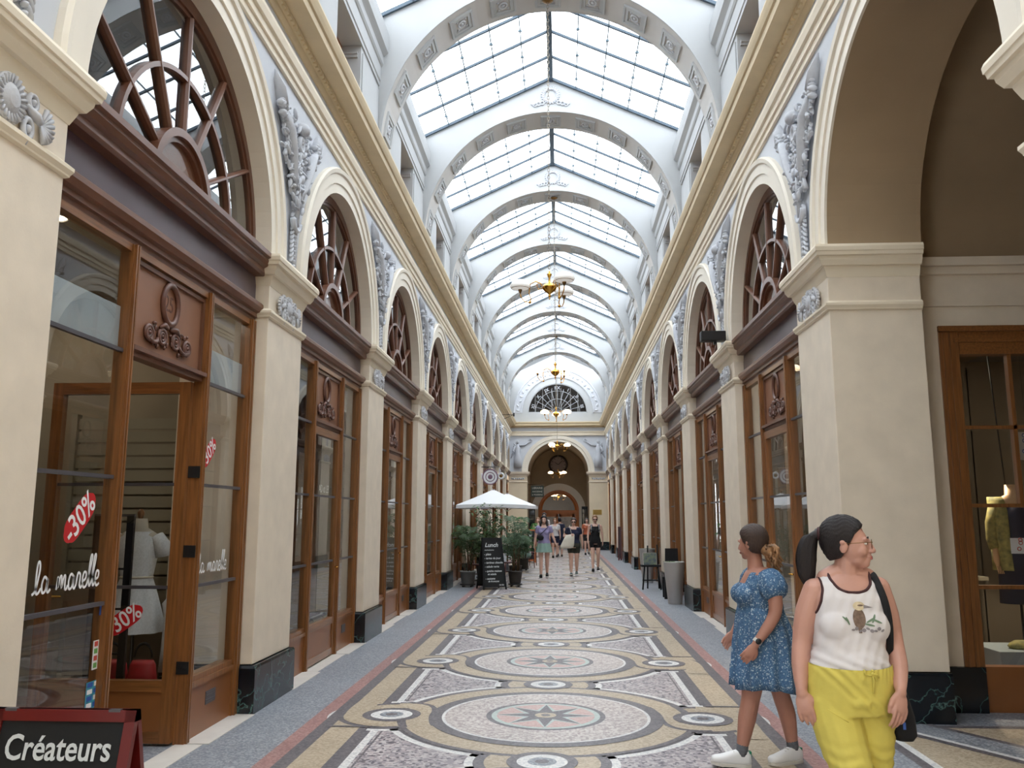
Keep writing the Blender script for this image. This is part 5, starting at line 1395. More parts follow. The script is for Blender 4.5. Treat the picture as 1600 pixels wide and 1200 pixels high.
ceiling_spot((3.9, bc(4), 3.79), 'round ceiling lamp added to light a right hand shop, fifth from the viewer')
# pale flat panels behind panes on the right; dark stock on the left
for s, k, u, lab in ((1, 1, -.95, 'cream panel behind a pane of the second right hand shop'), (1, 0, 1.0, 'cream panel behind the far pane of the shop behind the blue dress'), (1, 2, .9, 'cream panel behind a pane of the third right hand shop'), (1, 3, -.9, 'cream panel behind a pane of the fourth right hand shop'), (1, 1, .95, 'cream panel behind the far pane of the second right hand shop'),
                     (-1, 0, .0, 'pale poster panel behind the door of the second left hand shop'), (-1, 1, .95, 'pale panel behind the far pane of the third left hand shop'), (-1, 2, -.9, 'pale panel behind a pane of the fourth left hand shop'), (-1, 0, 1.0, 'pale panel behind the far pane of the second left hand shop')):
    t = MB(); hw = .42 if abs(u) > .5 else .33
    t.use('interior_wall').box(s * (W + .36), s * (W + .37), bc(k) + u - hw, bc(k) + u + hw, .5 if abs(u) > .5 else 1.15, 3.35 if abs(u) > .5 else 2.4)
    tag(t.build('pane_panel'), lab, 'blind', 'panels behind the shop glass')
t = text('glass_lettering', 'AD et LEI', .13, 'gold_text', None, (-W - .15, bc(0), 1.98), (PI / 2, 0, PI / 2), sx=.8); tag(t, 'small faded capitals on the door of the second left hand shop', 'lettering')
# mannequins in the right hand shops
def shop_mannequin(loc, top, lab, rz=0, skirt='black_cloth', shirt=None):
    t = empty('shop_mannequin', loc, rz)
    m = MB(); m.use('mannequin'); rings(m, [(1.46, 0, 0, .15, .09), (1.53, 0, 0, .12, .07), (1.56, 0, 0, .062, .058), (1.66, 0, 0, .055, .055)])
    m.build('torso', parent=t)
    for q in (-1, 1):
        m = MB(); m.use('mannequin').tube([(q * .21, -.02, 1.03), (q * .22, -.05, .92), (q * .22, -.07, .84)], [.028, .03, .012], 8)
        for j in range(4): m.tube([(q * .21 + (j - 1.5) * .014, -.07, .86), (q * .21 + (j - 1.5) * .016, -.10, .79)], [.007, .005], 5)
        m.build('hand', parent=t)
    m = MB(); m.use(skirt); rings(m, [(.50 if skirt != 'camo_yellow' else .8, 0, 0, .19, .14), (.9, 0, 0, .18, .13), (1.08, 0, 0, .145, .11), (1.3, 0, -.01, .165, .13), (1.48, 0, 0, .13, .08)]); m.build('dress', parent=t)
    m = MB(); m.use(top)
    for q in (-1, 1):
        m.tube([(q * .165, 0, 1.46), (q * .205, .02, 1.28), (q * .225, 0, 1.12), (q * .215, -.02, 1.03)], [.06, .06, .052, .05], 12)
        m.loops([[(q * .115, -.105 - d, z), (q * .19, -.06 - d, z), (q * .215, .06, z), (q * .1, .13 + d, z), (0, .15 + d, z)] for z, d in ((.82, .05), (1.0, .03), (1.2, .03), (1.4, .02), (1.5, -.02), (1.54, -.06))], False, False, True)
    cl = m.build('cardigan', parent=t); sd = cl.modifiers.new('thickness', 'SOLIDIFY'); sd.thickness = .008
    m = MB(); m.use('black_metal').lathe([(.0, .14), (.02, .14), (.03, .012), (.5, .012)], n=14); m.build('stand', parent=t)
    tag(t, lab, 'mannequin'); return t
shop_mannequin((4.66, 8.8, .02 + .30), 'camo_yellow', 'headless mannequin in a dark dress and patterned cardigan in the right window', skirt='navy')
shop_mannequin((3.25, bc(0) + .15, .12), 'camo_yellow', 'mannequin in an olive yellow jacket in the shop behind the blue dress', rz=-1.0, skirt='camo_yellow')
# side passage shop window
t = empty('side_shop_window', (FXL, 7.8, 0))
x1 = 2.7
m = MB(); m.use('wood').box(0, .17, -.02, .10, .0, FXT); m.box(.03, .06, -.035, -.02, .38, FXT - .05); m.box(.09, .12, -.035, -.02, .38, FXT - .05); m.box(.15, .175, -.01, .08, .38, FXT - .1)
m.box(x1 - .17, x1, -.02, .10, 0, FXT); m.use('wood_h').box(.176, x1 - .17, -.018, .098, FXT - .25, FXT); m.box(-.01, x1, -.05, -.02, FXT - .04, FXT + .01); m.box(.13, x1, -.03, -.018, FXT - .14, FXT - .10)
m.build('frame', parent=t)
m = MB(); m.use('wood_panel_low').box(.17, x1 - .17, -.01, .10, 0, .38); m.build('base_panel', parent=t)
m = MB(); m.use('window_glass').add([(.17, .04, .38), (x1 - .17, .04, .38), (x1 - .17, .04, FXT - .24), (.17, .04, FXT - .24)], [(0, 1, 2, 3)]); m.build('glass', parent=t, recalc=False)
m = MB(); m.use('wood')
for x in (.60, 1.05, 1.5, 1.95): m.box(x, x + .035, .0, .06, .38 if x > .7 else 1.77, FXT - .24)
for z in (1.05, 1.76, 2.46): m.box(.17, x1 - .17, .0, .06, z - .016, z + .016)
m.build('muntins', parent=t)
tag(t, 'brown wooden shop window with small panes in the side passage on the right', 'window')
# contents of that window
t = empty('display_plinth', (4.7, 8.45, 0)); m = MB(); m.use('box_grey').box(-.62, .9, -.35, .25, .02, .46); m.build('top_box', parent=t, bevel=.006)
m = MB(); m.use('black_cloth').torus((.02, -.353, .36), .05, .008, 'y', 18, 5, 1, .8, 5.4); m.build('painted_letter', parent=t)
tag(t, 'grey blue display plinth at the bottom of the side passage window', 'plinth')
t = MB(); rng = random.Random(2); t.use('camo_yellow'); rings(t, [(0, 0, 0, .15, .09), (.02, 0, 0, .17, .10), (.045, .01, 0, .16, .09), (.07, 0, 0, .11, .06)], 18); tag(t.build('folded_scarf', loc=(4.42, 8.3, .462)), 'folded yellow green scarf lying on the grey plinth', 'scarf')
t = empty('counter', (4.2, 10.2, 0)); m = MB(); m.use('linen').box(-.5, .7, -.3, .3, .96, 1.0); m.build('top', parent=t); m = MB(); m.use('linen').box(-.45, .65, .2, .28, .02, .96); m.box(-.45, -.37, -.28, .28, .02, .96); m.build('base', parent=t); tag(t, 'pale sales counter inside the side passage shop', 'counter')
t = empty('computer_monitor', (4.25, 10.1, 1.0)); m = MB(); m.use('screen_blue').box(-.28, .28, -.02, .0, .08, .42); m.build('screen', parent=t); m = MB(); m.use('black_plastic').box(-.03, .03, 0, .03, 0, .2); m.box(-.1, .1, -.06, .06, 0, .012); m.box(-.29, .29, 0, .02, .07, .43); m.build('stand', parent=t); tag(t, 'dark blue computer monitor on the counter behind the cardigan mannequin', 'monitor')
for i, (x, z, w_, h, lab) in enumerate(((4.40, 2.31, .075, .13, 'pale flowered tag hanging at the top of the side passage window'), (4.30, 1.40, .13, .07, 'small pink bordered card hanging in front of the cardigan mannequin'), (4.72, 2.3, .06, .13, 'lit pale tag hanging near the right edge of the side passage window'))):
    t = empty('hanging_card', (x + .06, 8.05, z)); m = MB(); m.use('sticker_white').box(-w_, w_, -.002, .002, -h, h); m.build('card', parent=t)
    m = MB(); m.use('sticker_blue' if i == 0 else 'pink_red')
    for k in range(5): m.torus((random.Random(k).uniform(-w_ * .6, w_ * .6), -.003, (k - 2) * h * .38), .016, .004, 'y', 10, 4)
    m.build('print', parent=t); m = MB(); m.use('black_metal').tube([(0, 0, h), (0, 0, 3.5 - z)], .0015, 4); m.build('string', parent=t); tag(t, lab, 'card', 'cards hung in the side window')
t = empty('rail_of_clothes', (4.1, 9.8, 0)); m = MB(); m.use('black_metal').tube([(-.5, 0, 1.62), (.6, 0, 1.62)], .012, 6); m.build('rail', parent=t)
m = MB(); m.use('black_metal').tube([(-.5, 0, .02), (-.5, 0, 1.62)], .012, 6); m.tube([(.6, 0, .02), (.6, 0, 1.62)], .012, 6); m.build('uprights', parent=t)
for k in range(9):
    m = MB(); m.use(['terracotta', 'camo_yellow', 'navy', 'olive_dark'][k % 4]).loops([[(-.42 + k * .1 - .02, -.2, z), (-.42 + k * .1 + .02, -.2, z), (-.42 + k * .1 + .02, .2, z), (-.42 + k * .1 - .02, .2, z)] for z in (1.08, 1.5)]); m.use('wood').tube([(-.42 + k * .1, -.2, 1.5), (-.42 + k * .1, 0, 1.57), (-.42 + k * .1, .2, 1.5)], .008, 5); m.build('garment', parent=t)
tag(t, 'rail of clothes on wooden hangers inside the side passage shop', 'rail')
t = empty('track_spot', (4.28, 9.2, 2.55)); m = MB(); m.use('black_plastic').box(-.08, .14, -.04, .04, -.01, .10); m.build('housing', parent=t); m = MB(); m.use('led').lathe([(-.012, .035), (-.013, 0)], n=16, caps=False); m.build('lamp', parent=t, loc=(-.02, 0, 0)); m = MB(); m.use('black_metal').tube([(.03, 0, .1), (.03, 0, .95)], .01, 6); m.build('stem', parent=t)
la = bpy.data.lights.new('lamp_light', 'SPOT'); la.energy = 160; la.spot_size = 2.2; la.color = (1, .82, .6); la.shadow_soft_size = .04; o = bpy.data.objects.new('lamp_light', la); COL.objects.link(o); o.parent = t; o.location = (-.02, 0, -.03)
tag(t, 'small black spotlight glowing inside the side passage shop', 'lamp')
t = empty('hanging_pole', (4.6, 8.78, 2.0)); m = MB(); m.use('black_metal').tube([(.0, 0, -.02), (-.07, 0, 1.5)], .008, 6); m.build('pole', parent=t); tag(t, 'thin black cable rising from the neck of the cardigan mannequin', 'cable')
t = MB(); t.use('interior_wall').box(3.6, 5.2, 10.9, 11.0, 0, 3.5); t.use('interior_dark').box(3.7, 4.5, 10.86, 10.9, 1.2, 2.1); struct(t.build('wall_side_partition'))
# ------------------------------------------------------------------ people
def union(m, voxel, smooth=3, fac=.5):
    """one continuous skin over the overlapping solids in m; returns mesh data"""
    me = bpy.data.meshes.new('tmp'); me.from_pydata(m.v, [], m.f)
    b = bmesh.new(); b.from_mesh(me); bmesh.ops.recalc_face_normals(b, faces=b.faces); b.to_mesh(me); b.free()
    o = bpy.data.objects.new('tmp', me); COL.objects.link(o)
    r = o.modifiers.new('r', 'REMESH'); r.mode = 'VOXEL'; r.voxel_size = voxel; r.adaptivity = 0
    if smooth:
        s = o.modifiers.new('s', 'SMOOTH'); s.factor = fac; s.iterations = smooth
    bpy.context.view_layer.update()
    out = bpy.data.meshes.new_from_object(o.evaluated_get(bpy.context.evaluated_depsgraph_get()))
    bpy.data.objects.remove(o); bpy.data.meshes.remove(me)
    return out
def put(name, me, m_, parent):
    me.materials.clear(); me.materials.append(M[m_]); me.polygons.foreach_set('use_smooth', [True] * len(me.polygons)); me.name = name
    me.polygons.foreach_set('material_index', [0] * len(me.polygons))
    o = bpy.data.objects.new(name, me); COL.objects.link(o); o.parent = parent; return o
def trim(me, keep, sink=.004, wr=None, planes=()):
    """cut cloth out of a closed skin: straight cuts first, then by region, with evened edges"""
    b = bmesh.new(); b.from_mesh(me)
    for co, no in planes: bmesh.ops.bisect_plane(b, geom=b.verts[:] + b.edges[:] + b.faces[:], plane_co=co, plane_no=no, clear_outer=True)
    if keep:
        dead = [f for f in b.faces if not all(keep(v.co) for v in f.verts)]
        bmesh.ops.delete(b, geom=dead, context='FACES')
        bmesh.ops.delete(b, geom=[v for v in b.verts if not v.link_faces], context='VERTS')
    b.normal_update()
    bd = {}
    for e in b.edges:
        if e.is_boundary:
            for v in e.verts: bd.setdefault(v, []).append(e.other_vert(v))
    if keep:
        for it in range(8):
            new = {v: (v.co + sum((n.co for n in ns), Vector()) / len(ns)) / 2 for v, ns in bd.items()}
            for v, c in new.items(): v.co = c
    if wr:
        for v in b.verts:
            if v not in bd: v.co = v.co + v.normal * wr(v.co)
    for v in bd: v.co = v.co - v.normal * sink
    b.to_mesh(me); b.free(); return me
def smoothpts(pts, rad, k=4):
    out = []; rr = []; n = len(pts)
    P_ = [Vector(p) for p in pts]
    for i in range(n - 1):
        p0, p1, p2, p3 = P_[max(i - 1, 0)], P_[i], P_[i + 1], P_[min(i + 2, n - 1)]
        for j in range(k):
            t = j / k
            out.append(.5 * ((2 * p1) + (-p0 + p2) * t + (2 * p0 - 5 * p1 + 4 * p2 - p3) * t * t + (-p0 + 3 * p1 - 3 * p2 + p3) * t ** 3)); rr.append(rad[i] + (rad[i + 1] - rad[i]) * t)
    out.append(P_[-1]); rr.append(rad[-1]); return out, rr
def limb(m, pts, rad, n=16, grow=0):
    p, r = smoothpts(pts, [x + grow for x in rad]); m.tube(p, r, n)
    m.ball(p[0], r[0], n, 8); m.ball(p[-1], r[-1], n, 8)
def hand(m, wrist, d, nrm, side, curl=.5, s=1.0, spread=.0, thumb=.6):
    """d finger direction, nrm palm normal (where fingers curl to), side = +1/-1 which way the thumb lies along d x nrm"""
    d = Vector(d).normalized(); n = Vector(nrm); n = (n - d * n.dot(d)).normalized(); x = d.cross(n) * side; w = Vector(wrist)
    T = lambda a, b, c: w + (x * a + d * b + n * c) * s
    rot = Matrix((x, d, n)).transposed()
    m.ball(T(0, .045, .0), (.037 * s, .052 * s, .015 * s), 16, 10, rot); m.ball(T(.012, .03, .004), (.022 * s, .03 * s, .016 * s), 12, 8, rot); m.ball(T(0, .0, 0), (.027 * s, .03 * s, .019 * s), 12, 8, rot)
    for i, (a, l) in enumerate(((.030, .070), (.010, .080), (-.011, .074), (-.031, .058))):
        cu = curl * (1 + .12 * i); p = T(a, .078, 0); ang = .15 + cu * .3; pts = [T(a * .9, .06, 0), p]; sp = spread * a * 10
        for k, f in enumerate((.42, .32, .26)):
            v = (d * math.cos(ang) + n * math.sin(ang) + x * sp).normalized(); p = p + v * l * f * s; pts.append(p); ang += cu * .75
        m.tube(pts, [.0090 * s, .0086 * s, .0080 * s, .0074 * s, .0064 * s], 10); m.ball(pts[-1], .0064 * s, 10, 6)
    p = [T(.020, .012, .004), T(.040, .036, .012 * thumb), T(.048, .062, .022 * thumb), T(.046, .086, .034 * thumb)]
    m.tube(p, [.013 * s, .0125 * s, .0105 * s, .008 * s], 10); m.ball(p[-1], .008 * s, 10, 6)
def head(m, T, ears=True):
    h = MB(T)
    h.ball((0, .016, .034), (.073, .092, .084), 24, 16); h.ball((0, -.024, -.01), (.062, .068, .092), 24, 16); h.ball((0, -.062, -.089), (.028, .028, .023), 14, 10)
    h.ball((0, -.030, -.072), (.050, .045, .034), 16, 10)
    for q in (-1, 1):
        h.ball((q * .034, -.058, -.034), (.026, .026, .028), 12, 8); h.ball((q * .030, -.080, .018), (.024, .010, .009), 10, 6)
        if ears: h.ball((q * .074, .012, -.012), (.010, .019, .031), 10, 8, Matrix.Rotation(.2, 3, 'X')); h.ball((q * .078, .016, .006), (.012, .014, .012), 8, 6)
        h.ball((q * .011, -.100, -.038), (.009, .010, .007), 8, 6)
    h.tube([(0, -.084, .020), (0, -.097, -.006), (0, -.105, -.028)], [.010, .010, .012], 10); h.ball((0, -.108, -.034), .0125, 10, 6)
    h.ball((0, -.088, -.060), (.020, .012, .013), 12, 8); h.ball((0, -.082, -.076), (.018, .012, .010), 12, 8)
    m.v, off = m.v, len(m.v)
    m.v += h.v; m.f += [tuple(i + off for i in f) for f in h.f]; m.m += h.m; m.sm += h.sm
def face_parts(T, t, brow='hair_black', glasses=False, shades=False):
    h = MB(T); h.use('lips').ball((0, -.0975, -.0615), (.020, .006, .0045), 14, 6); h.ball((0, -.0965, -.069), (.017, .007, .005), 14, 6); h.build('lips', parent=t)
    for q in (-1, 1):
        h = MB(T); h.use('eye_white').ball((q * .030, -.0775, -.0015), (.0125, .0095, .0060), 12, 8); h.use('iris').ball((q * .030, -.0858, -.0015), (.0052, .0026, .0052), 10, 6); h.build('eye', parent=t)
        h = MB(T); h.use(brow).tube([(q * .014, -.0905, .021), (q * .031, -.0905, .026), (q * .046, -.080, .020)], [.003, .0032, .0015], 6); h.build('eyebrow', parent=t)
    if glasses:
        h = MB(T); h.use('dark_brass')
        for q in (-1, 1):
            h.torus((q * .032, -.104, -.004), .022, .0016, 'y', 24, 6, .88); h.tube([(q * .054, -.103, .004), (q * .076, -.07, .004), (q * .080, .01, .0)], .0015, 5)
        h.tube([(-.011, -.105, .002), (0, -.108, .004), (.011, -.105, .002)], .0015, 5)
        g = h.build('spectacles', parent=t)
        h = MB(T); h.use('window_glass')
        for q in (-1, 1): h.add([(q * .032 + .021 * math.cos(2 * PI * i / 16), -.104, -.004 + .018 * math.sin(2 * PI * i / 16)) for i in range(16)], [tuple(range(16))])
        h.build('lenses', parent=g, recalc=False)
    if shades:
        h = MB(T); h.use('black_plastic')
        for q in (-1, 1): h.ball((q * .031, -.098, -.002), (.027, .008, .021), 14, 8); h.tube([(q * .054, -.098, .004), (q * .076, -.06, .004), (q * .078, .01, .0)], .003, 5)
        h.tube([(-.01, -.100, .004), (.01, -.100, .004)], .004, 5); h.build('sunglasses', parent=t)
def hair(T, t, m_, vol=1.0, line=None, name='hair', back=-.09):
    h = MB(T); n = 96; mm = 48; vs = []
    h.use(m_).ball((0, 0, 0), 1, n, mm); b = bmesh.new()
    inv = T.inverted(); pts = []
    for i, v in enumerate(h.v):
        p = inv @ Vector(v); d = p.normalized()
        q = Vector((0, .018, .036)) + Vector((d.x * .081 * vol, d.y * .101 * vol, d.z * (.092 if d.z > 0 else .135) * vol))
        # hairline: high over the brow, round the ear, down to the nape
        y = q.y
        hl = np.interp(y, [-.10, -.075, -.045, -.02, .0, .03, .12], [.094, .082, .055, .012, -.015, back * .7, back])
        if q.z < hl:
            f = min(1, (hl - q.z) / .02); q = Vector((0, .01, 0)) + (q - Vector((0, .01, 0))) * (1 - .30 * f)
        else:
            a = math.atan2(d.x, d.z + .2); q += d * (.0014 * math.sin(a * 30 + 3 * math.sin(d.y * 7)) + .0013 * math.sin(a * 53 + 2 * math.sin(d.y * 11)))
        pts.append(tuple(T @ q))
    h.v = pts; h.T = None; b.free()
    return h.build(name, parent=t)
def shoe(m, ank, ang, l=.25, pitch=0.0, w=.042, sole='sole', top='shoe_white', cuff=.085):
    """ang: heading of the toe, 0 = -y"""
    T = Matrix.Translation(Vector(ank)) @ Matrix.Rotation(ang, 4, 'Z') @ Matrix.Rotation(pitch, 4, 'X')
    m.T = T; L = []; n = 20
    for f, hw, h, zb in ((-.26, .55, .05, 0), (-.24, .75, .075, 0), (-.15, .85, .095, 0), (0.0, .84, .098, 0), (.12, .84, .092, 0), (.3, .9, .076, 0), (.5, 1.05, .058, .0), (.64, 1.0, .047, .004), (.72, .72, .036, .008), (.75, .4, .024, .010)):
        L.append([(w * hw * math.copysign(abs(math.cos(2 * PI * i / n)) ** .7, math.cos(2 * PI * i / n)), -f * l, zb + .012 + h / 2 + h / 2 * math.copysign(abs(math.sin(2 * PI * i / n)) ** .75, math.sin(2 * PI * i / n)) - .085) for i in range(n)])
    m.use(top).loops(L, True, True, True)
    S = []
    for z in (-.085, -.066): S.append([(w * 1.04 * hw * q, -f * l, z + (.006 if f > .6 else 0)) for q, seq in ((1, 1), (-1, -1)) for f, hw in (((-.26, .6), (-.1, .86), (.2, .88), (.5, 1.06), (.68, .9), (.76, .35)) if q == 1 else ((.76, .35), (.68, .9), (.5, 1.06), (.2, .88), (-.1, .86), (-.26, .6)))])
    m.use(sole).loops(S, True, True)
    m.T = None

# ============ woman in the white vest and yellow trousers (right foreground)
YW_ = empty('person', (1.48, 4.0, 0)); t = YW_
tag(t, 'woman in white vest top and yellow trousers with glasses, black bag on her shoulder', 'person')
HT = Matrix.Translation((-.035, -.01, 1.535)) @ Matrix.Rotation(1.22, 4, 'Z') @ Matrix.Rotation(-.03, 4, 'X')
def yw_torso(m, g=0):
    L = [(.80, -.06, 0, .145, .10), (.88, -.06, .005, .180, .13), (.95, -.06, 0, .182, .135), (1.02, -.06, -.005, .166, .125), (1.08, -.055, -.005, .150, .112), (1.15, -.05, -.005, .150, .110), (1.22, -.045, 0, .155, .108), (1.30, -.043, 0, .160, .095), (1.36, -.042, .005, .140, .075), (1.395, -.042, .008, .085, .058)]
    m.loops([[(cx + (a + g) * math.copysign(abs(math.cos(2 * PI * i / 32)) ** .85, math.cos(2 * PI * i / 32)), cy + (b + g) * math.copysign(abs(math.sin(2 * PI * i / 32)) ** .85, math.sin(2 * PI * i / 32)), z) for i in range(32)] for z, cx, cy, a, b in L], True, True)
    for x in (-.112, .026): m.ball((x, -.064, 1.175), (.078 + g, .060 + g, .074 + g), 20, 12)
    m.ball((-.043, -.060, 1.19), (.11 + g, .048 + g, .07 + g), 18, 12)
    m.ball((-.055, -.055, 1.0), (.12 + g, .09 + g, .10 + g), 18, 12)
def yw_arms(m, g=0):
    limb(m, [(-.185, .005, 1.325), (-.226, .01, 1.22), (-.252, .015, 1.10), (-.272, -.01, 1.0), (-.280, -.04, .90)], [.054, .053, .043, .038, .025], grow=g)
    limb(m, [(.098, .01, 1.335), (.134, .02, 1.22), (.156, .025, 1.10), (.152, -.03, 1.0), (.125, -.10, .92)], [.052, .050, .042, .038, .025], grow=g)
b = MB(); yw_torso(b); yw_arms(b)
limb(b, [(-.042, .012, 1.36), (-.040, .005, 1.42), (-.035, .0, 1.47)], [.064, .055, .052])
limb(b, [(-.13, .01, 1.375), (-.06, .01, 1.40), (.05, .012, 1.38)], [.045, .05, .045])
hand(b, (-.281, -.045, .885), (.16, -.10, -1), (.40, .9, .05), 1, .40, 1.0, .03, thumb=.9)
hand(b, (.122, -.112, .905), (-.14, -.12, -1), (-.40, .85, 0), -1, .28, 1.0, .03, thumb=.5)
head(b, HT)
limb(b, [(-.14, 0, .86), (-.085, -.06, .50), (-.09, -.03, .10)], [.085, .06, .045]); limb(b, [(.01, .02, .86), (.035, .08, .50), (.03, .22, .12)], [.08, .06, .045])
put('body', union(b, .0042, 3), 'skin_a', t)
face_parts(HT, t, glasses=True); hair(HT, t, 'hair_black', 1.03)
m = MB(HT); m.use('maroon_trim').torus((0, .115, .045), .024, .010, 'y', 18, 8); m.build('hair_tie', parent=t)
m = MB(); m.use('hair_black')
pb = HT @ Vector((0, .115, .045)); L = []
path = [pb, pb + Vector((-.035, .01, -.01)), pb + Vector((-.055, .015, -.06)), pb + Vector((-.062, .02, -.12)), pb + Vector((-.062, .02, -.19)), pb + Vector((-.055, .02, -.245))]
pp, rr = smoothpts(path, [.020, .034, .042, .044, .036, .012], 5)
for i, p in enumerate(pp): L.append([p + Vector((rr[i] * (1 + .10 * math.sin(k * 2.6)) * math.cos(2 * PI * k / 28), rr[i] * .8 * (1 + .10 * math.sin(k * 2.6)) * math.sin(2 * PI * k / 28), 0)) if i > 3 else p + (Vector((0, 1, 0)) * math.cos(2 * PI * k / 28) + Vector((.3, 0, 1)) * math.sin(2 * PI * k / 28)) * rr[i] for k in range(28)])
m.loops(L, True, True, True); m.build('ponytail', parent=t)
# vest top
g = MB(); yw_torso(g, .007); limb(g, [(-.125, .01, 1.365), (-.06, .01, 1.385), (.045, .012, 1.37)], [.047, .045, .047], grow=.004)
def vneck(x, front): # height of the neckline at x
    u = (x + .042) / .088
    if abs(u) >= 1: return 9
    return (1.40 - (.074 if front else .028) * (1 - abs(u) ** 2.6) ** .5)
def vest_keep(p):
    if p.z > vneck(p.x, p.y < .01): return False
    u = p.x + .042; au = abs(u)
    if p.z > 1.235 and au > .158 - .030 * math.sin(min(1, max(0, (p.z - 1.235) / .14)) * PI / 2): return False
    return True
def vest_wr(p): return .0022 * math.sin(p.x * 60 + p.z * 95 + 3 * math.sin(p.z * 25)) * max(0, min(1, (1.14 - p.z) / .05)) + .0012 * math.sin(p.x * 140 - p.z * 60)
vm = union(g, .0052, 14); trim(vm, vest_keep, .003, vest_wr, [((-.05, 0, .99), (0, .06, -1))]); vest = put('vest_top', vm, 'white_top', t)
bv = BVHTree.FromPolygons([v.co for v in vm.vertices], [tuple(p.vertices) for p in vm.polygons])
def onfront(x, z, off=.003, sgn=-1):
    h = bv.ray_cast(Vector((x, sgn * .6, z)), Vector((0, -sgn, 0)))
    return (h[0] + Vector((0, sgn * off, 0))) if h[0] is not None else None
def edge_loops(me):
    b = bmesh.new(); b.from_mesh(me); nx = {}
    for e in b.edges:
        if e.is_boundary:
            v0, v1 = e.verts; nx.setdefault(v0, []).append(v1); nx.setdefault(v1, []).append(v0)
    seen = set(); out = []
    for v in nx:
        if v in seen: continue
        lp = [v]; seen.add(v); cur = v
        while True:
            c = [w for w in nx[cur] if w not in seen]
            if not c: break
            cur = c[0]; seen.add(cur); lp.append(cur)
        out.append([w.co.copy() for w in lp])
    b.free(); return out
for lp in edge_loops(vm):
    c = sum(lp, Vector()) / len(lp)
    if c.z < 1.1 or len(lp) < 20: continue
    pts = [(lp[i - 1] + lp[i] + lp[(i + 1) % len(lp)]) / 3 for i in range(0, len(lp), 3)]; pts.append(pts[0])
    for i, p in enumerate(pts): pts[i] = p + Vector((0, -.002 if p.y < 0 else .002, 0))
    m = MB(); m.use('maroon_trim').tube(pts, .0062, 8); m.build('neck_binding' if abs(c.x + .042) < .04 else 'arm_binding', parent=vest)
# bird print
def patch(name, mat_, pts, off=.003):
    m = MB(); m.use(mat_); c = (sum(p[0] for p in pts) / len(pts), sum(p[1] for p in pts) / len(pts)); V = []
    for f in (1, .5): V += [onfront(c[0] + (x - c[0]) * f, c[1] + (z - c[1]) * f, off) for x, z in pts]
    V.append(onfront(c[0], c[1], off)); n = len(pts)
    if any(v is None for v in V): return
    m.add(V, [(i, (i + 1) % n, n + (i + 1) % n, n + i) for i in range(n)] + [(n + i, n + (i + 1) % n, 2 * n) for i in range(n)]); m.build(name, parent=vest, recalc=False)
def ell(cx, cz, rx, rz, n=18, rot=0): return [(cx + rx * math.cos(a) * math.cos(rot) - rz * math.sin(a) * math.sin(rot), cz + rx * math.cos(a) * math.sin(rot) + rz * math.sin(a) * math.cos(rot)) for a in [2 * PI * i / n for i in range(n)]]
bx, bz = -.037, 1.215
patch('print_bird_body', 'bird_brown', ell(bx, bz, .027, .044)); patch('print_bird_tail', 'bird_brown', [(bx - .010, bz - .03), (bx + .010, bz - .03), (bx + .007, bz - .062), (bx - .006, bz - .062)])
patch('print_bird_head', 'bird_cream', ell(bx + .004, bz + .052, .026, .019), .0034); patch('print_beak', 'print_grey', [(bx + .024, bz + .058), (bx + .066, bz + .046), (bx + .024, bz + .042)], .0036)
patch('print_eye_stripe', 'bird_brown', ell(bx + .010, bz + .055, .013, .004), .0040)
for a, l_, x0, z0 in ((.5, .022, .035, -.005), (1.1, .020, .045, .0), (-.4, .022, .055, -.008), (2.4, .016, -.045, -.002), (-1.2, .018, -.038, -.008), (-.2, .02, .03, -.02)): patch('print_leaf', 'leaf_print', ell(bx + x0 * 1.35, bz + z0 * 1.3, l_ * 1.05, .0045, 10, a), .0034)
for k in range(9): patch('print_twig', 'print_grey', ell(bx - .03 + k * .0155, bz - .048 + .006 * math.sin(k * 2), .009, .005 + .003 * (k % 2), 8, .6 * math.sin(k)), .0034)
# trousers
g = MB()
L = [(.80, -.06, 0, .172, .13), (.87, -.06, .005, .197, .148), (.93, -.06, 0, .197, .150), (.99, -.06, -.008, .186, .150), (1.06, -.06, -.01, .180, .146)]
g.loops([[(cx + a * math.cos(2 * PI * i / 32), cy + b_ * math.sin(2 * PI * i / 32), z) for i in range(32)] for z, cx, cy, a, b_ in L], True, True)
g.ball((-.055, -.058, .97), (.125, .100, .09), 16, 10); g.ball((-.055, -.03, .865), (.10, .125, .06), 16, 10)
limb(g, [(-.145, .0, .86), (-.118, -.03, .70), (-.080, -.06, .52), (-.085, -.05, .30), (-.09, -.02, .13)], [.115, .104, .086, .080, .082])
limb(g, [(.025, .015, .86), (.038, .03, .70), (.040, .08, .52), (.035, .15, .32), (.03, .22, .15)], [.105, .095, .085, .08, .08])
pm = union(g, .006, 6)
pk = None
def pw(p):
    w = 0
    d = (p.x + .015) * 1.0 + (p.z - .86)
    w += .004 * math.exp(-((p.z - .86 - (p.x + .02) * -.9) / .05) ** 2) * math.sin((p.z + p.x * 1.0) * 110)
    w += .0035 * math.sin(p.z * 120 + p.x * 20 + 2 * math.sin(p.x * 30)) * max(0, min(1, (.72 - p.z) / .12)) * .8
    w += .0025 * math.sin((p.x + p.y) * 180) * max(0, (p.z - .93) / .09)
    return w
trim(pm, pk, .0, pw, [((-.05, 0, 1.018), (0, -.10, 1)), ((0, 0, .11), (0, 0, -1))]); tr = put('trousers', pm, 'yellow_cotton', t)
bt = BVHTree.FromPolygons([v.co for v in pm.vertices], [tuple(p.vertices) for p in pm.polygons])
def onp(x, z, off=.004):
    h = bt.ray_cast(Vector((x, -.6, z)), Vector((0, 1, 0))); return (h[0] + Vector((0, -off, 0))) if h[0] is not None else Vector((x, -.16, z))
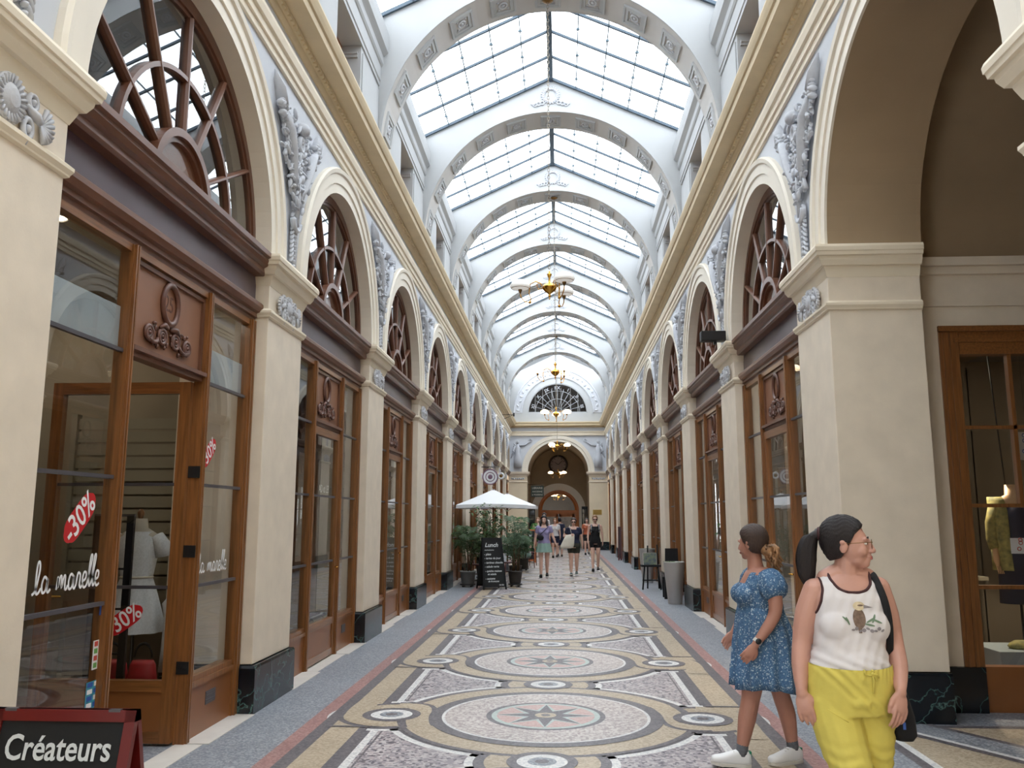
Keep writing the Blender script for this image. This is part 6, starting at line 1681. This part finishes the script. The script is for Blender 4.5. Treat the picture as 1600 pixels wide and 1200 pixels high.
m = MB(); m.use('yellow_cotton'); m.tube([onp(-.012 + .02 * math.cos(a) - .012, .996 + .013 * math.sin(a), .007) for a in [2 * PI * i / 14 for i in range(15)]], .0035, 6); m.tube([onp(-.01, .99), onp(.004, .975), onp(.012, .958)], .004, 6); m.tube([onp(-.01, .99), onp(-.004, .96), onp(-.004, .93), onp(-.005, .905)], .0042, 6); m.tube([onp(-.01, .99, .008), onp(.012, .985, .008), onp(.02, .97, .006)], .003, 6); m.ball(onp(-.01, .990, .007), .006, 8, 6)
m.build('drawstring', parent=tr)
m = MB(); m.tube([onp(-.19 + .02 * i, .83 - .012 * i + .0, .001) for i in range(5)], .0018, 5); m.build('pocket_seam', 'yellow_cotton', parent=tr)
for x, y in ((-.10, -.02), (.03, .22)):
    m = MB(); shoe(m, (x, y, .088), 0); m.build('shoe', parent=t)
# bag with strap
t = empty('shoulder_bag', (1.48, 4.0, 0)); m = MB(); m.use('black_cloth')
pts = [(.085, .07, 1.30), (.070, .045, 1.385), (.064, .005, 1.405), (.066, -.045, 1.385), (.085, -.085, 1.30), (.105, -.075, 1.20), (.118, -.03, 1.08), (.125, .03, 1.0)]
p_, _ = smoothpts(pts, [1] * len(pts)); m.tube(p_, .016, 8, flat=.25, up=(0, 1, 0)); m.build('strap', parent=t)
m = MB(); m.use('black_cloth'); rg = [(1.04, .115, .10, .012, .06), (.98, .13, .11, .03, .10), (.88, .15, .12, .05, .15), (.78, .165, .125, .062, .16), (.70, .175, .125, .060, .15), (.675, .18, .125, .045, .12)]
m.loops([[(cx + a * math.copysign(abs(math.cos(2 * PI * i / 24)) ** .6, math.cos(2 * PI * i / 24)), cy + b_ * math.copysign(abs(math.sin(2 * PI * i / 24)) ** .6, math.sin(2 * PI * i / 24)), z) for i in range(24)] for z, cx, cy, a, b_ in rg], True, True, True); m.build('bag', parent=t)
m = MB(); m.use('sticker_blue').box(.15, .162, -.036, -.033, .735, .765); m.build('label_tab', parent=t)
tag(t, 'black cloth shoulder bag with small blue tab carried by the woman in yellow trousers', 'bag')

# ============ woman in the blue dress, walking to the left, seen half from behind
t = empty('person', (1.50, 6.1, 0)); tag(t, 'woman in blue patterned dress and white trainers walking left, face turned away', 'person')
HB = Matrix.Translation((-.02, .0, 1.475)) @ Matrix.Rotation(-2.40, 4, 'Z') @ Matrix.Rotation(.05, 4, 'X')
b = MB()
def bl_torso(m, g=0):
    L = [(.80, .04, 0, .17, .17), (.92, .035, 0, .165, .16), (1.02, .02, 0, .145, .145), (1.12, .01, 0, .145, .15), (1.20, .015, 0, .13, .16), (1.27, .02, 0, .095, .15), (1.31, .02, 0, .06, .09)]
    m.loops([[(cx + (a + g) * math.cos(2 * PI * i / 28), cy + (b_ + g) * math.sin(2 * PI * i / 28), z) for i in range(28)] for z, cx, cy, a, b_ in L], True, True)
    for y in (-.075, .075): m.ball((-.085, y, 1.125), (.075 + g, .065 + g, .068 + g), 16, 10)
bl_torso(b)
limb(b, [(.0, 0, 1.27), (-.005, 0, 1.34), (-.01, 0, 1.41)], [.062, .052, .052])
limb(b, [(.05, -.155, 1.235), (.075, -.19, 1.12), (.065, -.20, 1.01), (.0, -.21, .91), (-.07, -.22, .825)], [.052, .050, .043, .037, .025])
limb(b, [(.02, .155, 1.235), (.0, .20, 1.12), (-.02, .21, 1.0), (-.08, .20, .92), (-.13, .19, .85)], [.05, .048, .042, .036, .025])
hand(b, (-.078, -.222, .812), (-.62, -.05, -.75), (-.1, .9, -.25), 1, .55, .98, .03, thumb=.5); hand(b, (-.137, .188, .84), (-.6, 0, -.75), (0, -1, 0), -1, .6, .95)
limb(b, [(-.02, -.07, .80), (-.06, -.06, .60), (-.085, -.05, .44), (-.115, -.05, .31), (-.155, -.05, .12)], [.095, .080, .062, .060, .036])
limb(b, [(.06, .07, .80), (.12, .07, .60), (.15, .07, .44), (.185, .07, .31), (.21, .07, .12)], [.095, .080, .060, .058, .036])
head(b, HB)
put('body', union(b, .0048, 3), 'skin_b', t); face_parts(HB, t, brow='hair_brown'); hair(HB, t, 'hair_brown', 1.07)
m = MB(); m.use('hair_tips'); rng = random.Random(8); c0 = HB @ Vector((0, .105, -.045))
m.ball(c0 + Vector((.01, -.01, -.01)), (.045, .045, .04), 16, 10)
for k in range(46):
    a = rng.uniform(0, 6.3); r_ = rng.uniform(.0, .045); p = c0 + Vector((.03 + r_ * math.cos(a), r_ * math.sin(a) - .02, rng.uniform(-.03, .03))); pts = [c0]
    dz = rng.uniform(.06, .14)
    for j in range(6): pts.append(p + Vector((.012 * math.sin(j * 1.7 + a) + .012 * j * .6, .012 * math.cos(j * 1.7 + a), -dz * j / 5)))
    m.tube(pts, [.010, .011, .011, .010, .009, .007, .003], 5)
m.build('ponytail', parent=t)
# dress: bodice, puffed sleeves, gathered skirt
g = MB(); bl_torso(g, .010); gm = union(g, .0065, 6)
trim(gm, lambda p: .98 < p.z < 1.285 - (.075 if (p.x < .0 and abs(p.y) < .085) else 0) - (0 if abs(p.y) < .13 else .02), .003, lambda p: .0025 * math.sin(p.z * 90 + p.x * 12) if p.x > -.02 else 0)
dr = put('dress', gm, 'dress_print', t)
m = MB(); m.use('dress_print'); n = 72; L = []
for z, cx, a, b_, f in ((1.045, .015, .150, .158, .002), (1.0, .018, .163, .165, .005), (.92, .03, .185, .178, .008), (.80, .035, .205, .19, .012), (.66, .035, .212, .20, .016), (.655, .035, .216, .204, .018), (.55, .035, .22, .215, .022), (.50, .035, .222, .218, .024)):
    L.append([(cx + (a + f * math.sin(11 * u) + f * .5 * math.sin(23 * u + 1)) * math.cos(u), (b_ + f * math.sin(11 * u + .4)) * math.sin(u), z + (.012 * math.sin(3 * u) + .018 * math.cos(u + 2.6) if z < .6 else 0)) for u in [2 * PI * i / n for i in range(n)]])
m.loops(L, True, False, True); sk = m.build('skirt', parent=dr); sd = sk.modifiers.new('thickness', 'SOLIDIFY'); sd.thickness = .004
for q, x0, x1 in ((-1, .045, .085), (1, .02, .01)):
    m = MB(); m.use('dress_print'); L = []; n = 40
    for f, r_ in ((0, .055), (.15, .078), (.4, .094), (.7, .096), (.9, .080), (1.0, .062), (1.01, .056)):
        c = Vector((x0 + (x1 - x0) * f, q * (.115 + .085 * f), 1.285 - .165 * f)); ax = Vector((x1 - x0, q * .085, -.165)).normalized(); u_ = ax.cross(Vector((0, 0, 1))).normalized(); v_ = ax.cross(u_)
        L.append([c + (u_ * math.cos(a) + v_ * math.sin(a)) * r_ * (1 + .04 * math.sin(9 * a)) for a in [2 * PI * i / n for i in range(n)]])
    m.loops(L, True, True, True); m.build('puff_sleeve', parent=dr)
m = MB(); m.use('sock_grey'); limb(m, [(-.150, -.05, .145), (-.158, -.05, .09)], [.040, .040], 14); m.build('sock', parent=t)
m = MB(); m.use('sock_grey'); limb(m, [(.208, .07, .145), (.212, .07, .09)], [.040, .040], 14); m.build('sock', parent=t)
for (x, y, z, an, pi_) in ((-.165, -.05, .090, -PI / 2 + .05, -.06), (.205, .06, .088, -PI / 2 + .45, .0)):
    m = MB(); shoe(m, (x, y, z), an, .26, pi_); m.T = Matrix.Translation((x, y, z)) @ Matrix.Rotation(an, 4, 'Z'); m.use('shoe_green').box(-.02, .02, .055, .068, -.02, .012)
    m.use('sole')
    for k in range(4): m.tube([(-.022, -.05 - .022 * k, .012 - .010 * k), (.022, -.05 - .022 * k, .012 - .010 * k)], .003, 5)
    m.T = None; m.build('trainer', parent=t)
m = MB(); wc = Vector((-.060, -.218, .838)); ax = Vector((-.62, -.05, -.7)).normalized(); u_ = ax.cross(Vector((0, 1, 0))).normalized(); v_ = ax.cross(u_)
m.use('sole'); m.loops([[wc + ax * o + (u_ * math.cos(a) + v_ * math.sin(a)) * .031 for a in [2 * PI * i / 24 for i in range(24)]] for o in (-.012, .012)], True, False)
m.build('watch_strap', parent=t, recalc=False)
m = MB(); m.use('black_plastic').ball(wc + Vector((.0, -.034, .004)), (.020, .007, .020), 14, 8, Matrix.Rotation(.7, 3, 'Y')); m.build('wrist_watch', parent=t)

# ============ walkers and cafe people
def walker(loc, H, lab, skin='skin_c', hairm='hair_brown', top='navy', bottom='olive_dark', heading=0, stride=.16, arms=None, shades=False, skirt=None, sleeve=True, seat=False, shoes='shoe_black', bare=.42, long_hair=False, girth=1.0, vox=.011, legs=None):
    t = empty('person', loc, heading); s = H / 1.70; g = girth
    S = lambda x, y, z: (x * s, y * s, z * s)
    HX = Matrix.Translation(S(0, -.01, 1.585)) @ Matrix.Scale(s, 4)
    def torso(m, e=0):
        L = [(.82, .145, .11), (.90, .17, .125), (.97, .165, .12), (1.06, .135, .10), (1.16, .14, .105), (1.28, .16, .105), (1.38, .15, .085), (1.44, .07, .05)]
        m.loops([[((a * g + e) * s * math.cos(2 * PI * i / 24), (b_ * g + e) * s * math.sin(2 * PI * i / 24), z * s) for i in range(24)] for z, a, b_ in L], True, True)
        for x in (-.07, .07): m.ball(S(x * g, -.075 * g, 1.24), tuple((v * g + e) * s for v in (.062, .055, .058)), 12, 8)
    st = stride
    LG = legs or (((-.085, 0, .86), (-.085, -.02 - st * .3, .48), (-.085, -st, .09)), ((.085, 0, .86), (.085, st * .1, .48), (.08, st * 1.3, .13)))
    AR_ = arms or (((-.175, 0, 1.37), (-.215, .03, 1.12), (-.225, -.05, .90)), ((.175, 0, 1.37), (.215, .02, 1.12), (.23, .03, .89)))
    b = MB(); torso(b); limb(b, [S(0, .01, 1.41), S(0, 0, 1.52)], [.05 * s, .046 * s], 12)
    limb(b, [S(-.12, 0, 1.40), S(.12, 0, 1.40)], [.042 * s * g, .042 * s * g], 12)
    for L in LG:
        k = [S(*p) for p in L]; k.insert(2, tuple(np.array(k[1]) * .55 + np.array(k[2]) * .45 + np.array((0, .012, 0)))); limb(b, k, [.088 * s * g, .056 * s * g, .052 * s * g, .034 * s], 12)
    for q, A in zip((-1, 1), AR_):
        a = [S(*p) for p in A]; limb(b, a, [.045 * s * g, .037 * s * g, .023 * s], 12)
        d = Vector(a[2]) - Vector(a[1]); hand(b, a[2], d + Vector((0, -.02, 0)), (-q, -.2, 0), q, .5, .95 * s)
    head(b, HX, False); put('body', union(b, vox, 2), skin, t); hair(HX, t, hairm, 1.08)
    face_parts(HX, t, brow=hairm, shades=shades)
    if long_hair:
        m = MB(); m.use(hairm)
        for q in (-1, 1): m.tube([S(q * .06, .03, 1.63), S(q * .085, .02, 1.54), S(q * .095, -.02, 1.44), S(q * .08, -.05, 1.36)], [.02 * s, .035 * s, .035 * s, .012 * s], 10)
        m.tube([S(0, .08, 1.62), S(0, .10, 1.5), S(0, .09, 1.38)], [.05 * s, .06 * s, .03 * s], 10); m.build('long_hair', parent=t)
    gm_ = MB(); torso(gm_, .012)
    if sleeve:
        for A in AR_:
            a = [Vector(S(*p)) for p in A]; limb(gm_, [a[0], a[0].lerp(a[1], .45)], [.055 * s * g, .052 * s * g], 12)
    limb(gm_, [S(-.12, 0, 1.40), S(.12, 0, 1.40)], [.048 * s * g, .048 * s * g], 12)
    me = union(gm_, vox, 3); trim(me, lambda p: p.z > .93 * s and p.z < (1.43 if not (abs(p.x) < .075 * s and p.y < 0) else 1.37) * s and (sleeve or abs(p.x) < .145 * s or p.z < 1.28 * s), .002)
    put('top', me, top, t)
    if skirt:
        m = MB(); m.use(skirt); n = 36
        m.loops([[((a + .012 * math.sin(9 * u) * f) * s * g * math.cos(u), (b_ + .012 * math.sin(9 * u) * f) * s * g * math.sin(u), z * s) for u in [2 * PI * i / n for i in range(n)]] for z, a, b_, f in ((1.0, .155, .118, 0), (.92, .185, .14, .5), (.8, .205, .165, 1), (.70, .225, .185, 1.6))], True, False, True); m.build('skirt', parent=t)
    if bottom:
        m = MB(); m.loops([[((a * g) * s * math.cos(2 * PI * i / 24), (b_ * g) * s * math.sin(2 * PI * i / 24), z * s) for i in range(24)] for z, a, b_ in ((.84, .165, .13), (.90, .185, .14), (.97, .175, .13), (1.02, .158, .118))], True, True)
        for L in LG:
            h0, k0 = Vector(S(*L[0])), Vector(S(*L[1])); limb(m, [h0, h0.lerp(k0, bare)], [.105 * s * g, .092 * s * g], 14)
        put('shorts', union(m, vox, 2), bottom, t)
    for L in LG:
        m = MB(); a = L[2]; shoe(m, (a[0] * s, a[1] * s, .088 if a[2] < .11 else .12), 0, .24, -.25 if a[1] < 0 and not seat else .0, .040, sole='sole' if shoes != 'shoe_black' else 'black_plastic', top=shoes); m.build('shoe', parent=t)
    tag(t, lab, 'person'); return t
w1 = walker((-.34, 23.9, 0), 1.70, 'walking woman in lavender top and sage green skirt with a black waist bag', hairm='hair_black', top='lavender', bottom=None, skirt='sage_green', stride=.10, long_hair=True,
       arms=(((-.175, 0, 1.37), (-.235, .03, 1.12), (-.27, .0, .90)), ((.175, 0, 1.37), (.25, .02, 1.14), (.33, -.02, .93))))
t = empty('waist_bag', (-.34, 23.9, 0)); m = MB(); m.use('black_cloth').ball((-.10, -.16, 1.10), (.10, .05, .075), 14, 10); m.build('pouch', parent=t); m = MB(); m.use('black_cloth').tube([(-.12, -.15, 1.16), (0, -.145, 1.28), (.13, -.07, 1.41), (.14, .06, 1.40), (.0, .13, 1.2), (-.15, .08, 1.1), (-.17, -.08, 1.08)], .014, 6, flat=.5); m.build('strap', parent=t)
tag(t, 'black waist bag worn across the lavender top', 'bag')
w2 = walker((.50, 24.7, 0), 1.64, 'walking woman in navy T shirt and dark shorts carrying a cream tote bag', hairm='hair_brown', top='navy', bottom='olive_dark', shades=True, girth=1.12, stride=.12, shoes='shoe_grey', bare=.35,
       arms=(((-.175, 0, 1.37), (-.28, .02, 1.16), (-.10, -.17, 1.20)), ((.175, 0, 1.37), (.235, .02, 1.12), (.26, .03, .89))))
t = empty('tote_bag', (.50, 24.7, 0)); m = MB(); m.use('tote_cream'); m.loops([[(cx + a * math.copysign(abs(math.cos(2 * PI * i / 20)) ** .6, math.cos(2 * PI * i / 20)), -.17 + .045 * math.sin(2 * PI * i / 20), z + .10 * (cx + a * math.cos(2 * PI * i / 20))) for i in range(20)] for z, cx, a in ((1.18, -.10, .12), (1.05, -.14, .16), (.88, -.19, .20), (.80, -.20, .18))], True, True, True); m.build('bag', parent=t)
m = MB(); m.use('tote_cream').tube([(-.06, -.17, 1.17), (-.09, -.15, 1.30), (-.12, -.05, 1.43), (-.13, .05, 1.40), (-.14, .0, 1.2)], .012, 6, flat=.5); m.build('strap', parent=t)
tag(t, 'cream tote bag hanging from the shoulder of the woman in navy', 'bag')
w3 = walker((1.20, 26.8, 0), 1.72, 'walking woman in black vest and black shorts with sunglasses, rightmost of the walkers', hairm='hair_fair', top='black_cloth', bottom='black_cloth', shades=True, sleeve=False, stride=.14, girth=.95, bare=.25)
t = empty('rucksack', (1.20, 26.8, 0)); m = MB(); m.use('relief_grey'); m.tube([(-.12, -.09, 1.20), (-.12, -.10, 1.34), (-.11, -.02, 1.45), (-.11, .10, 1.42)], .018, 6, flat=.5); m.build('strap', parent=t); m = MB(); m.use('relief_grey'); m.tube([(.12, -.09, 1.20), (.12, -.10, 1.34), (.11, -.02, 1.45), (.11, .10, 1.42)], .018, 6, flat=.5); m.build('strap', parent=t)
m = MB(); m.use('grey_metal').ball((0, .17, 1.25), (.14, .08, .2), 14, 10); m.build('pack', parent=t); tag(t, 'grey rucksack worn by the woman in black vest', 'bag')
walker((-.86, 36.5, 0), 1.66, 'fair haired woman in pale sleeveless top standing behind the second chalkboard', hairm='hair_fair', top='relief_grey', bottom='black_cloth', sleeve=False, stride=.03, long_hair=True, vox=.014)
walker((-.62, 38.5, 0), 1.86, 'dark haired man in white shirt with dark straps behind the walkers', hairm='hair_black', top='white_top', bottom='navy', stride=.03, vox=.014, bare=.8)
walker((-.12, 35.6, 0), 1.62, 'fair haired woman in white top half hidden behind the lavender walker', hairm='hair_fair', top='white_top', bottom='navy', stride=.05, vox=.014)
walker((.08, 36.6, 0), 1.66, 'person in dark blue seen from behind between the front walkers', hairm='hair_black', top='navy', bottom='navy', heading=PI, stride=.05, vox=.014, bare=.8)
walker((1.30, 38.6, 0), 1.62, 'small distant person with a reddish top behind the woman in black vest', hairm='hair_brown', top='terracotta', bottom='black_cloth', stride=.08, vox=.014)
# seated customer
walker((-1.0, 28.25, -.40 + .0), 1.62, 'seated cafe customer in pale top beside the grassy plant', hairm='hair_brown', top='white_top', bottom='sage_green', heading=-.8, seat=True, vox=.014, bare=1.0,
       legs=(((-.09, 0, .88), (-.10, -.40, .90), (-.10, -.42, .50)), ((.09, 0, .88), (.10, -.42, .90), (.10, -.40, .50))),
       arms=(((-.175, 0, 1.37), (-.22, -.02, 1.12), (-.14, -.25, 1.10)), ((.175, 0, 1.37), (.22, -.03, 1.12), (.12, -.26, 1.10))))
t = MB(); t.use('tote_cream').box(-.14, .14, -.004, .004, -.12, .12); o = t.build('menu_sheet', loc=(-1.02, 27.95, .78)); o.rotation_euler = (-.3, .4, -.5); tag(o, 'white and blue sheet held by the seated customer', 'paper')
